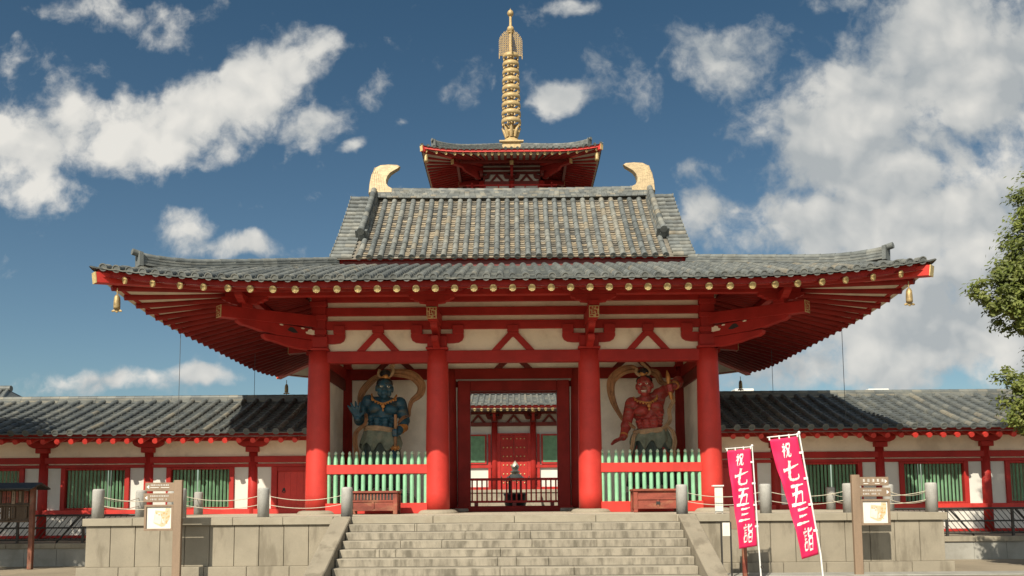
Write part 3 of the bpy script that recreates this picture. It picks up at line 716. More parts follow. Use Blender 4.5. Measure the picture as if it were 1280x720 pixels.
# --- inside: middle row
mb = MB(); mb.box(-5.2, 5.2, 3.16, 3.44, 5.66, 6.0); mb.build('cross_beam', RED_SHADE, gate, bevel=.01)
for a, b in zip(CX[:-1], CX[1:]):
    mb = MB(); mb.box(a+.02, b-.02, 3.255, 3.345, 6.0, 6.55); mb.build('wall_panel', NICHE, gate)
    c = (a+b)/2; mb = MB()
    for s in (-1, 1): mb.prism([(c+s*.62, 6.0), (c+s*.38, 6.0), (c, 6.34), (c, 6.52), (c+s*.09, 6.52)], 3.19, 3.25)
    mb.build('inverted_v_strut', RED2, gate)
for s in (-1, 1):
    a, b = sorted((s*2.12, s*5.45))
    mb = MB(); n = 5
    for i in range(n):
        for j in range(4): mb.box(a+.1+(b-a-.2)*i/n+.002, a+.1+(b-a-.2)*(i+1)/n-.002, 3.25, 3.35, TZ+.08+1.03*j+.002, TZ+.08+1.03*(j+1)-.002)
    mb.box(a+.12, b-.12, 3.27, 3.33, TZ, 5.66); mb.build('niche_back_wall', NICHE, gate)
    for (ya, yb) in ((.1, 3.2), (3.4, 6.5)):
        mb = MB(); mb.box(s*5.45-.06, s*5.45+.06, ya, yb, TZ, 5.66); mb.build('side_wall', NICHE, gate)
        mb = MB(); mb.box(s*5.45-.13, s*5.45+.13, ya+.1, yb-.1, 5.30, 5.64); mb.build('side_beam', RED2, gate, bevel=.01)
        if ya > 1: mb = MB(); mb.box(s*2.12-.05, s*2.12+.05, ya+.15, yb-.15, TZ, 5.66); mb.build('passage_wall', NICHE, gate)
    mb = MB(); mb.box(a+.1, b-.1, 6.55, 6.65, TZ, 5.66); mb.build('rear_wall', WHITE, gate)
mb = MB(); mb.box(-5.38, 5.38, .08, 6.52, 6.56, 6.62)
for i in range(24): mb.box(-5.3+i*.45, -5.22+i*.45, .1, 3.2, 6.50, 6.557)
mb.build('ceiling', NICHE, gate)  # boards made pale to bounce light into the niches
# door frame (leaves stand open, out of sight)
fr = MB()
for s in (-1, 1): fr.box(min(s*1.38, s*1.77), max(s*1.38, s*1.77), 3.12, 3.48, TZ+.02, 5.60)
fr.box(-1.38, 1.38, 3.14, 3.46, 5.28, 5.60); fr.box(-1.86, 1.86, 3.08, 3.52, TZ-.01, TZ+.17)
df = fr.build('door_frame', RED_SHADE, gate, bevel=.015)
mb = MB()
for s in (-1, 1): mb.box(s*1.815-.024, s*1.815+.024, 3.22, 3.38, TZ+.17, 5.40)
mb.box(-1.84, 1.84, 3.22, 3.38, 5.602, 5.658); mb.build('plaster_strip', WHITE, df)
for s in (-1, 1):
    mb = MB(); mb.box(s*1.73-.30, s*1.73+.30, 2.95, 3.10, TZ-.01, TZ+.10); mb.build('pivot_block', STONE_D, df, bevel=.03)
for s in (-1, 1):                                          # open door leaves folded back against the passage walls
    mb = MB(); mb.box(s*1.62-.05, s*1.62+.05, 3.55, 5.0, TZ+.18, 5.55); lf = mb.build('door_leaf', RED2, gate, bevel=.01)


# ------------------------------------------------------------------ fences
for s in (-1, 1):
    f = thing('picket_fence', (s*3.785, -.1, TZ), 'pale green picket fence with red rail in front of the %s guardian statue' % ('blue' if s < 0 else 'red'), 'fence', 'picket fences before the guardian statues')
    mb = MB(); mb.box(s*3.785-1.48, s*3.785+1.48, -.17, .0, 2.54, 2.80); mb.build('rail', COLRED, f, bevel=.012)
    mb = MB(); mb.box(s*3.785-1.40, s*3.785+1.40, -.22, .05, TZ, 1.74); mb.build('base_beam', COLRED, f, bevel=.012)
    for i in range(15):
        x = s*3.785-1.345+i*.192+random.uniform(-.004, .004); mb = MB()
        mb.lathe([(.056, 1.735), (.056, 2.86), (.050, 2.98), (.034, 3.075), (.030, 3.08)], (x, -.085, 0), 8, sm=False)
        p = mb.build('picket', GREEN, f)
        mb = MB(); mb.lathe([(.030, 3.08), (.044, 3.10), (.044, 3.125), (.030, 3.15), (.008, 3.175)], (x, -.085, 0), 8, sm=False); mb.build('finial', GREEN_T, p)
f = thing('barrier_fence', (0, 3.0, TZ), 'low dark red slatted barrier across the open gateway', 'fence')
mb = MB(); mb.box(-1.37, 1.37, 3.22, 3.30, 2.42, 2.50); mb.box(-1.37, 1.37, 3.22, 3.30, 1.72, 1.79); mb.build('rail', RED, f, bevel=.008)
for i in range(18): mb = MB(); mb.box(-1.33+i*.1556-.024, -1.33+i*.1556+.024, 3.235, 3.285, 1.79, 2.42); mb.build('bar', RED, f)
mb = MB()
for x in (-1.2, 0, 1.2): mb.box(x-.06, x+.06, 3.2, 3.32, 1.62, 1.72)
mb.build('foot', RED2, f)
# ------------------------------------------------------------------ guardian statues
BLUE = mat('blue_lacquer', (.022, .085, .125), .42, .25, 5, .08, .45, 14, dirt=(.13, .125, .09), dirt_amt=.75, dscale=3.2, dstretch=(1, 1, 3.6))
CRIM = mat('crimson_lacquer', (.38, .045, .035), .42, .25, 5, .08, .45, 14, dirt=(.24, .16, .105), dirt_amt=.75, dscale=3.2, dstretch=(1, 1, 3.6))
DRAPE = mat('grey_green_drape', (.22, .25, .18), .8, .3, 4, .08, .2, 30, dirt=(.25, .22, .15), dirt_amt=.5, dscale=4)
DRAPE2 = mat('dark_green_drape', (.07, .09, .075), .8, .3, 4, .08, .2, 30)
SCARF = mat('ochre_scarf', (.40, .21, .10), .75, .25, 4, .08, .15, 40, stretch=(1, 1, .4), dirt=(.16, .08, .045), dirt_amt=.6, dscale=5)
SCARF2 = mat('pale_scarf', (.52, .35, .20), .75, .2, 5, .08, .15, 40)
HAIR = mat('black_lacquer', (.02, .018, .018), .5, .2, 6, .05)
ORN = mat('orange_gilt', (.62, .28, .08), .4, .2, 8, .1, metal=.3)
EYEW = mat('eye_white', (.75, .70, .55), .35, .05, 4, 0)
MOUTH = mat('mouth_red', (.25, .02, .02), .5, .1, 4, 0)
def remesh(o, vox, it=3):
    r = o.modifiers.new('remesh', 'REMESH'); r.mode = 'VOXEL'; r.voxel_size = vox; r.use_smooth_shade = True
    s = o.modifiers.new('smooth', 'SMOOTH'); s.factor = .5; s.iterations = it
    dg = bpy.context.evaluated_depsgraph_get(); me = bpy.data.meshes.new_from_object(o.evaluated_get(dg))
    o.modifiers.clear(); me.name = o.name; o.data = me
    for p in me.polygons: p.use_smooth = True
def hand(mb, wrist, palm_dir, across, fold, L, spread=.22, curl=.15, thumb=1):
    """palm and five fingers; palm_dir runs wrist to fingers, across towards the thumb, fold is the way the fingers curl"""
    d, a, f = Vector(palm_dir).normalized(), Vector(across).normalized(), Vector(fold).normalized(); w = Vector(wrist)
    pc = w+d*L*.26
    for t in (-.16, -.05, .06, .16): mb.cap(w+d*L*.06+a*L*t*.6, w+d*L*.46+a*L*t*1.1, L*.10, L*.085)
    for k, (t, ln) in enumerate(((.19, .40), (.065, .46), (-.06, .43), (-.18, .34))):
        b = w+d*L*.46+a*L*t*1.12; dd = (d+a*(t*spread*4)).normalized(); p = b; ang = curl
        for seg, (fr, r0, r1) in enumerate(((.42, .088, .080), (.30, .080, .072), (.22, .072, .060))):
            dirv = dd*math.cos(ang)+f*math.sin(ang); q = p+dirv*L*ln*fr*1.15
            mb.cap(p, q, L*r0, L*r1, 8); p = q; ang += curl*1.6
    b = w+d*L*.14+a*L*.2; q = b+(d*.55+a*.8).normalized()*L*.24; mb.cap(b, q, L*.105, L*.088, 8)
    q2 = q+(d*.85+a*.4+f*.35).normalized()*L*.2; mb.cap(q, q2, L*.086, L*.068, 8)
def fist(mb, c, axis, L):
    """fingers closed round a bar that runs along axis through c, knuckles towards -y"""
    ax = Vector(axis).normalized(); c = Vector(c); sd = ax.cross(Vector((0, 1, 0))).normalized()
    for k, t in enumerate((-.24, -.08, .08, .22)):
        p = c+ax*L*t
        pts = [p+sd*L*.20+Vector((0, .05, 0)), p+sd*L*.16+Vector((0, -.12, 0)), p-sd*L*.12+Vector((0, -.14, 0)), p-sd*L*.19+Vector((0, .0, 0))]
        for i, (a, b) in enumerate(zip(pts[:-1], pts[1:])): mb.cap(a, b, L*.082, L*.076, 8)
    mb.cap(c+sd*L*.16+Vector((0, .06, 0))-ax*L*.2, c+sd*L*.16+Vector((0, .06, 0))+ax*L*.2, L*.15, L*.15, 8)
    mb.cap(c+sd*L*.12+ax*L*.30, c-sd*L*.12+ax*L*.26+Vector((0, -.13, 0)), L*.085, L*.07, 8)
def face(mb, c, r, turn, tilt, open_mouth):
    """skull and features; returns a placing function for eyes and hair"""
    m = Matrix.Translation(c) @ Matrix.Rotation(tilt, 4, 'Y') @ Matrix.Rotation(turn, 4, 'Z')
    def at(x, y, z): return m @ Vector((x*r, y*r, z*r))
    E = lambda x, y, z, a, b, d: mb.ell(at(x, y, z), (a*r, b*r, d*r), (0, tilt, turn), 12)
    E(0, .05, .22, .80, .92, .86); E(0, -.1, -.3, .70, .72, .72); E(0, -.46, -.80, .36, .34, .30)     # skull, jaw, chin
    for s in (-1, 1):
        E(s*.34, -.74, .31, .34, .20, .13); E(s*.50, -.58, -.14, .27, .25, .24); E(s*.80, .02, .0, .12, .22, .34)
        E(s*.15, -.84, -.24, .13, .13, .11); E(s*.45, -.38, -.5, .25, .3, .3)
        E(s*.30, -.72, .13, .17, .12, .05)
    E(0, -.82, .02, .12, .16, .28); E(0, -.94, -.18, .15, .17, .13); E(0, -.75, .36, .13, .16, .16)
    if open_mouth: E(0, -.70, -.42, .36, .16, .08); E(0, -.66, -.76, .32, .18, .09)
    else: E(0, -.76, -.46, .34, .12, .07); E(0, -.74, -.57, .30, .12, .07)
    return at
def torso(mb, neck, chest, waist, shL, shR, w):
    neck, chest, waist, shL, shR = map(Vector, (neck, chest, waist, shL, shR))
    mb.cap(chest+Vector((0, .08, .0)), waist+Vector((0, .05, 0)), .36*w, .31*w, 16)
    mb.ell(chest, (.50*w, .30*w, .36*w), None, 18); mb.ell(waist, (.41*w, .29*w, .26*w), None, 18)
    mb.ell((chest+waist)/2+Vector((0, .02, 0)), (.40*w, .265*w, .40*w), None, 18)
    mb.cap(chest+Vector((0, .05, .1)), neck, .24*w, .17*w, 14)
    ax = (shR-shL).normalized(); upv = (neck-waist).normalized()
    for s, sh in ((-1, shL), (1, shR)):
        mb.ell(sh, (.22*w, .22*w, .22*w), None, 14); mb.cap(sh, neck+Vector((0, .04, -.02)), .15*w, .12*w, 12)
        mb.ell(chest+ax*s*.23*w-Vector((0, .24*w, 0))+upv*.07, (.235*w, .155*w, .165*w), (0, s*.2, 0), 14)
        mb.cap(sh-upv*.1, chest+ax*s*.25*w, .19*w, .2*w, 12)
        for k in range(4):
            p = chest.lerp(waist, .42+.17*k)+ax*s*(.125-.006*k)*w-Vector((0, (.300-.012*k)*w, 0)); mb.ell(p, (.126*w, .078*w, .066*w), None, 10)
        for k in range(4):
            p = chest.lerp(waist, .30+.17*k)+ax*s*(.34-.02*k)*w-Vector((0, .17*w, 0)); mb.ell(p, (.125*w, .125*w, .052*w), (0, s*.5, 0), 10)
    mb.cap(neck+ax*.13-Vector((0, .07, .1)), neck+ax*.05+Vector((0, -.1, .16)), .05, .04, 8)
    mb.cap(neck-ax*.13-Vector((0, .07, .1)), neck-ax*.05+Vector((0, -.1, .16)), .05, .04, 8)
def arm(mb, sh, el, wr, r=(.19, .155, .165, .105)):
    sh, el, wr = Vector(sh), Vector(el), Vector(wr)
    mb.cap(sh, el, r[0], r[1], 14); mb.cap(el, wr, r[2]*.95, r[3], 14)
    mb.ell(sh.lerp(el, .5)-Vector((0, .05, 0)), (r[0]*.85, r[0]*.9, r[0]*1.3), None, 12)
    mb.ell(el.lerp(wr, .28), (r[2]*1.02, r[2]*1.05, r[2]*1.2), None, 12)
def skirt(name, par, c, w, z1, z0, mt, fold=9, flare=1.25, ph=0, scal=.05):
    mb = MB(); n = 72; H = 14; vs = []
    for i in range(H+1):
        t = i/H; z = z1+(z0-z1)*t
        for k in range(n):
            an = 2*math.pi*k/n; rr = 1+(flare-1)*t+(.03+.10*t)*math.sin(fold*an+ph+1.3*t)+.04*t*math.sin(fold*2.3*an+2)
            vs.append((c[0]+w*rr*math.cos(an), c[1]+w*.66*rr*math.sin(an), z+scal*t*math.sin(fold*an+ph)))
    fs = [(i*n+k, i*n+(k+1) % n, (i+1)*n+(k+1) % n, (i+1)*n+k) for i in range(H) for k in range(n)]
    mb.add(vs, fs, 0, True); o = mb.build(name, mt, par); so = o.modifiers.new('t', 'SOLIDIFY'); so.thickness = .03; return o
def smooth_path(pts, n=6):
    P = [Vector(p) for p in pts]; out = []
    for i in range(len(P)-1):
        a, b, c, d = P[max(i-1, 0)], P[i], P[i+1], P[min(i+2, len(P)-1)]
        for k in range(n):
            t = k/n; out.append(.5*((2*b)+(c-a)*t+(2*a-5*b+4*c-d)*t*t+(3*b-a-3*c+d)*t**3))
    return out+[P[-1]]
def ribbon(name, par, pts, ws, mt, th=.06):
    path = smooth_path(pts); n = len(path); m = len(ws)-1
    rad = []
    for i in range(n):
        t = i/(n-1)*m; k = min(int(t), m-1); rad.append(ws[k]+(ws[k+1]-ws[k])*(t-k))
    mb = MB(); mb.tube(path, [r*.74 for r in rad], 32, True, True, 0, th, .6); return mb.build(name, mt, par)
def necklace(par, pts, mt):
    mb = MB(); path = smooth_path(pts); mb.tube(path, .022, 8)
    for i, p in enumerate(path):
        if i % 3 == 0: mb.ell(p+Vector((0, -.02, -.035)), (.03, .025, .035), None, 8)
    p = path[len(path)//2]; mb.ell(p+Vector((0, -.03, -.09)), (.06, .035, .07), None, 10); mb.ell(p+Vector((0, -.03, -.2)), (.03, .025, .05), None, 8)
    mb.ell(path[2]+Vector((0, -.02, -.10)), (.028, .02, .06), None, 8); mb.ell(path[-3]+Vector((0, -.02, -.10)), (.028, .02, .06), None, 8)
    return mb.build('necklace', mt, par)
def plinth(par, x, y):
    mb = MB()
    for k in range(14):
        an = k*2.4; rr = .25+.35*(k % 3)/2
        mb.ell((x+rr*1.25*math.cos(an), y+rr*.8*math.sin(an), 1.62+.1*random.random()), (.42, .34, .36), (0, 0, an), 10)
    o = mb.build('rock_plinth', STONE_D, par); remesh(o, .05, 2)
def legs(mb, x, y, spread=.45, toe=1):
    for s in (-1, 1):
        hip = Vector((x+s*.18, y, 3.55)); kn = Vector((x+s*spread, y-.18, 2.75)); an = Vector((x+s*(spread+.02), y+.0, 2.08))
        mb.cap(hip, kn, .27, .18, 14); mb.cap(kn, an, .17, .095, 14); mb.ell(kn.lerp(an, .3)+Vector((0, .06, 0)), (.16, .17, .24), None, 12)
        mb.cap(an+Vector((0, .06, -.05)), an+Vector((s*.08, -.32, -.10)), .105, .085, 10)
        for k in range(5): mb.cap(an+Vector((s*.08+(k-2)*.055, -.32, -.11)), an+Vector((s*.09+(k-2)*.07, -.46+.02*abs(k-1), -.13)), .045, .038, 8)
SY = 1.85
# ---- blue guardian (mouth shut, open raised hand)
st = thing('guardian_statue', (-3.9, SY, TZ), 'muscular blue guardian statue with raised open hand, ochre scarf and gold necklace', 'statue')
mb = MB()
at = face(mb, Vector((-3.87, SY-.22, 5.15)), .305, R(12), R(3), False)
torso(mb, (-3.89, SY-.05, 4.86), (-3.92, SY, 4.48), (-3.99, SY, 3.88), (-4.38, SY+.02, 4.80), (-3.45, SY+.02, 4.72), 1.0)
arm(mb, (-4.42, SY, 4.76), (-4.62, SY-.10, 4.24), (-4.60, SY-.62, 4.22))
hand(mb, (-4.60, SY-.64, 4.22), (-.22, -.12, 1), (1, 0, .15), (0, -1, 0), .52, .55, .10)
arm(mb, (-3.41, SY, 4.70), (-3.27, SY-.08, 4.20), (-3.40, SY-.42, 3.84))
fist(mb, (-3.50, SY-.46, 3.80), (0, 0, 1), .36)
legs(mb, -3.98, SY)
b = mb.build('body', BLUE, st); remesh(b, .019, 2)
mb = MB(); mb.ell(at(0, .24, .52), (.255, .262, .21), None, 16); mb.cap(at(0, .1, 1.0), at(0, .1, 1.35), .12, .10); mb.ell(at(0, .1, 1.5), (.17, .17, .14), None, 12)
mb.build('hair', HAIR, st)
mb = MB(); mb.tube(smooth_path([at(.42*math.cos(a), .1+.35*math.sin(a), 1.12) for a in [i*math.pi/4 for i in range(9)]], 3), .035, 8); mb.ell(at(0, -.32, 1.2), (.09, .04, .07), None, 8); mb.build('hair_ornament', ORN, st)
for s in (-1, 1):
    mb = MB(); mb.ell(at(s*.32, -.80, .165), (.052, .032, .030), (0, s*.25, R(12)), 10); e = mb.build('eye', EYEW, st)
    mb = MB(); mb.ell(at(s*.32+.02, -.92, .165), (.019, .016, .021), None, 8); mb.build('pupil', INK, e)
necklace(st, [(-4.27, SY-.10, 5.02), (-4.20, SY-.28, 4.84), (-4.03, SY-.36, 4.74), (-3.88, SY-.38, 4.70), (-3.73, SY-.37, 4.75), (-3.58, SY-.30, 4.83), (-3.52, SY-.12, 4.98)], ORN)
skirt('skirt', st, (-4.0, SY), .44, 3.92, 2.2, DRAPE2, 11, 1.55)
skirt('apron_fold', st, (-4.0, SY-.03), .46, 3.93, 3.40, DRAPE, 8, 1.24, 1, .13)
mb = MB(); pts = [(-4.0+.47*math.cos(a), SY-.02+.33*math.sin(a), 3.93-.05*math.sin(a*1)+.05*math.cos(a)*-1) for a in [i*2*math.pi/24 for i in range(25)]]
mb.tube(pts, .055, 10, False); mb.tube([(p[0]*1, p[1]-.012, p[2]-.06) for p in pts], .045, 10, False); mb.build('waist_cord', SCARF2, st)
ribbon('scarf', st, [(-3.86, SY+.05, 5.56), (-3.75, SY, 5.66), (-3.45, SY+.15, 5.68), (-3.10, SY+.25, 5.62), (-2.83, SY+.3, 5.35), (-2.86, SY+.28, 5.06), (-3.10, SY+.2, 4.82), (-3.16, SY+.1, 4.55), (-3.17, SY, 4.36), (-3.30, SY-.26, 4.26), (-3.44, SY-.30, 4.10)], [.06, .14, .17, .20, .19, .16, .10, .07, .07, .08, .05], SCARF)
ribbon('scarf', st, [(-3.86, SY+.05, 5.52), (-4.05, SY+.12, 5.60), (-4.35, SY+.25, 5.45), (-4.62, SY+.3, 5.15), (-4.68, SY+.22, 4.82), (-4.55, SY+.1, 4.55), (-4.42, SY-.2, 4.35), (-4.43, SY-.3, 4.1), (-4.68, SY-.3, 3.85), (-4.72, SY-.28, 3.5), (-4.66, SY-.25, 3.1), (-4.7, SY-.2, 2.7)], [.05, .10, .14, .15, .10, .07, .07, .06, .09, .10, .10, .08], SCARF)
mb = MB(); mb.tube(smooth_path([(-4.02, SY-.12, 5.75), (-4.06, SY-.14, 5.62), (-3.98, SY-.2, 5.51), (-3.83, SY-.2, 5.50), (-3.68, SY-.16, 5.58), (-3.62, SY-.12, 5.74), (-3.70, SY-.1, 5.86), (-3.58, SY-.08, 5.88)]), .05, 10); mb.build('scarf_knot', SCARF2, st)
mb = MB(); mb.tube([(-3.50, SY-.46, 4.35), (-3.50, SY-.46, 3.40)], .045, 10); s_ = mb.build('club', SCARF, st)
mb = MB(); mb.ell((-3.50, SY-.46, 3.36), (.09, .09, .07), None, 12)
for k in range(8): a = k*math.pi/4; mb.cap((-3.50, SY-.46, 3.36), (-3.50+.13*math.cos(a), SY-.46+.06*math.sin(a), 3.36+.08*math.sin(a)), .03, .02, 6)
mb.build('club_head', ORN, s_)
mb = MB(); mb.tube([(-3.28, SY-.20, 4.00), (-3.36, SY-.36, 3.92)], .145, 14); mb.build('bracelet', ORN, st)
plinth(st, -4.0, SY)
# ---- red guardian (mouth open, thunderbolt raised)
st = thing('guardian_statue', (4.0, SY, TZ), 'muscular red guardian statue with bared teeth raising a short club in its fist', 'statue')
mb = MB()
at = face(mb, Vector((3.93, SY-.22, 5.17)), .30, R(-16), R(-4), True)
torso(mb, (3.97, SY-.05, 4.84), (4.05, SY, 4.42), (4.10, SY, 3.84), (3.58, SY+.02, 4.66), (4.40, SY+.02, 4.93), 1.0)
arm(mb, (3.54, SY, 4.62), (3.40, SY-.12, 4.12), (3.24, SY-.38, 3.62))
hand(mb, (3.23, SY-.40, 3.60), (-.80, -.35, -.28), (-.1, -1, .2), (.1, .1, -1), .46, .3, .12)
arm(mb, (4.44, SY, 4.96), (5.02, SY+.05, 5.36), (4.78, SY-.42, 5.14))
fist(mb, (4.62, SY-.50, 5.06), (-.12, 0, 1), .38)
legs(mb, 4.12, SY)
b = mb.build('body', CRIM, st); remesh(b, .019, 2)
mb = MB(); mb.ell(at(0, .26, .54), (.25, .255, .19), None, 16); mb.cap(at(0, .1, 1.0), at(0, .1, 1.3), .11, .10); mb.ell(at(0, .1, 1.45), (.16, .16, .13), None, 12); mb.build('hair', HAIR, st)
mb = MB(); mb.ell(at(0, -.22, 1.28), (.10, .05, .09), None, 10)
for k in range(5): mb.cap(at(0, -.2, 1.28), at(.42*math.cos(k*math.pi/4), -.2, 1.28+.4*math.sin(k*math.pi/4)), .035, .02, 6)
mb.build('hair_ornament', ORN, st)
for s in (-1, 1):
    mb = MB(); mb.ell(at(s*.32, -.80, .165), (.048, .030, .030), (0, s*.25, R(-16)), 10); e = mb.build('eye', EYEW, st)
    mb = MB(); mb.ell(at(s*.32-.02, -.92, .165), (.019, .016, .021), None, 8); mb.build('pupil', INK, e)
mb = MB(); mb.ell(at(0, -.80, -.585), (.105, .03, .045), None, 12); mo = mb.build('mouth', MOUTH, st)
mb = MB(); mb.ell(at(0, -.87, -.53), (.092, .022, .018), None, 12); mb.ell(at(0, -.84, -.66), (.085, .022, .014), None, 12); mb.build('teeth', EYEW, mo)
necklace(st, [(3.62, SY-.06, 4.86), (3.70, SY-.26, 4.74), (3.86, SY-.36, 4.68), (4.02, SY-.40, 4.66), (4.16, SY-.36, 4.72), (4.28, SY-.28, 4.82), (4.32, SY-.1, 4.95)], ORN)
skirt('skirt', st, (4.12, SY), .44, 3.86, 2.2, DRAPE2, 11, 1.55, 2)
skirt('apron_fold', st, (4.12, SY-.03), .46, 3.87, 3.40, DRAPE, 8, 1.24, 2, .13)
mb = MB(); pts = [(4.10+.47*math.cos(a), SY-.02+.33*math.sin(a), 3.87+.05*math.cos(a)+.03*math.sin(a)) for a in [i*2*math.pi/24 for i in range(25)]]
mb.tube(pts, .055, 10, False); mb.tube([(p[0], p[1]-.012, p[2]-.06) for p in pts], .045, 10, False); mb.build('waist_cord', SCARF2, st)
ribbon('scarf', st, [(3.80, SY, 5.62), (3.62, SY+.05, 5.74), (3.32, SY+.2, 5.70), (3.03, SY+.3, 5.45), (2.98, SY+.3, 5.10), (3.05, SY+.25, 4.75), (3.17, SY+.15, 4.45), (3.30, SY-.05, 4.18), (3.45, SY-.28, 4.02), (3.62, SY-.3, 3.90)], [.07, .17, .20, .19, .16, .13, .09, .08, .08, .05], SCARF)
ribbon('scarf', st, [(4.0, SY+.05, 5.58), (4.15, SY+.1, 5.66), (4.38, SY+.2, 5.60), (4.52, SY+.25, 5.35), (4.60, SY-.3, 5.2)], [.06, .13, .16, .12, .05], SCARF)
ribbon('scarf', st, [(4.70, SY-.45, 4.88), (4.76, SY-.3, 4.70), (4.66, SY-.2, 4.45), (4.68, SY-.15, 4.15), (4.52, SY-.25, 3.95), (4.40, SY-.3, 3.9)], [.05, .09, .08, .09, .07, .05], SCARF2)
ribbon('scarf', st, [(4.58, SY-.2, 3.95), (4.74, SY-.2, 3.80), (4.80, SY-.2, 3.5), (4.74, SY-.2, 3.1), (4.8, SY-.15, 2.7)], [.05, .08, .09, .09, .07], SCARF2)
ribbon('scarf', st, [(3.75, SY-.3, 3.84), (3.58, SY-.32, 3.68), (3.52, SY-.3, 3.4), (3.45, SY-.3, 3.1)], [.05, .07, .08, .06], SCARF2)
mb = MB(); mb.tube(smooth_path([(3.72, SY-.14, 5.72), (3.70, SY-.18, 5.60), (3.80, SY-.22, 5.50), (3.98, SY-.22, 5.50), (4.10, SY-.18, 5.58), (4.05, SY-.14, 5.72), (3.92, SY-.1, 5.86), (3.86, SY-.08, 5.98)]), .05, 10); mb.build('scarf_knot', SCARF2, st)
mb = MB(); mb.tube(smooth_path([(4.68, SY-.50, 4.72), (4.65, SY-.50, 4.90), (4.62, SY-.50, 5.06), (4.60, SY-.50, 5.26), (4.59, SY-.50, 5.42), (4.56, SY-.50, 5.60)], 3), [.02, .05, .055, .06, .06, .05, .045, .045, .05, .06, .07, .07, .065, .05, .03, .01], 10); mb.build('club', ORN, st)
mb = MB(); mb.tube([(4.83, SY-.33, 5.19), (4.79, SY-.40, 5.15)], .135, 14); mb.tube([(3.27, SY-.33, 3.70), (3.255, SY-.36, 3.66)], .125, 14); mb.build('bracelet', ORN, st)
plinth(st, 4.1, SY)

# ------------------------------------------------------------------ offertory boxes
def offertory(cx, label, slits):
    y = -1.05; t = thing('offertory_box', (cx, y, TZ), label, 'offertory box')
    w, d, z1 = .60, .30, 2.06
    mb = MB(); mb.box(cx-w, cx+w, y-d, y+d, 1.54, z1-.06)
    for s in (-1, 1): 
        for yy in (-d-.012, d-.03): mb.box(cx+s*(w-.02)-.055, cx+s*(w-.02)+.055, y+yy-.015, y+yy+.06, TZ, z1-.05)
    t_ = mb.build('body', WOOD_R, t, bevel=.01)
    mb = MB(); mb.box(cx-w-.05, cx+w+.05, y-d-.07, y+d+.05, z1-.06, z1); mb.build('top_rim', WOOD_R, t, bevel=.012)
    mb = MB()
    for i in range(13 if slits else 0): mb.box(cx-w+.1+i*.085, cx-w+.14+i*.085, y-d-.03, y-d-.002, 1.82, 1.985)
    mb.box(cx-w+.02, cx+w-.02, y-d-.025, y-d-.001, 1.775, 1.815); mb.box(cx-w+.02, cx+w-.02, y-d-.025, y-d-.001, 1.54, 1.58)
    mb.box(cx-.03, cx+.03, y-d-.025, y-d-.001, 1.585, 1.77); mb.build('front_bars', WOOD_R, t, bevel=.005)
    mb = MB(); mb.box(cx-w+.08, cx+w-.08, y-d-.014, y-d-.0005, 1.82, 1.985) if slits else mb.box(cx-.05, cx+.05, y-d-.03, y-d-.0005, 1.65, 1.73); mb.build('slot' if slits else 'lock', DARKM, t)
offertory(-3.68, 'reddish wooden offertory box with slatted front before the blue guardian statue', True)
offertory(3.74, 'plain reddish wooden offertory box with panelled front before the red guardian statue', False)
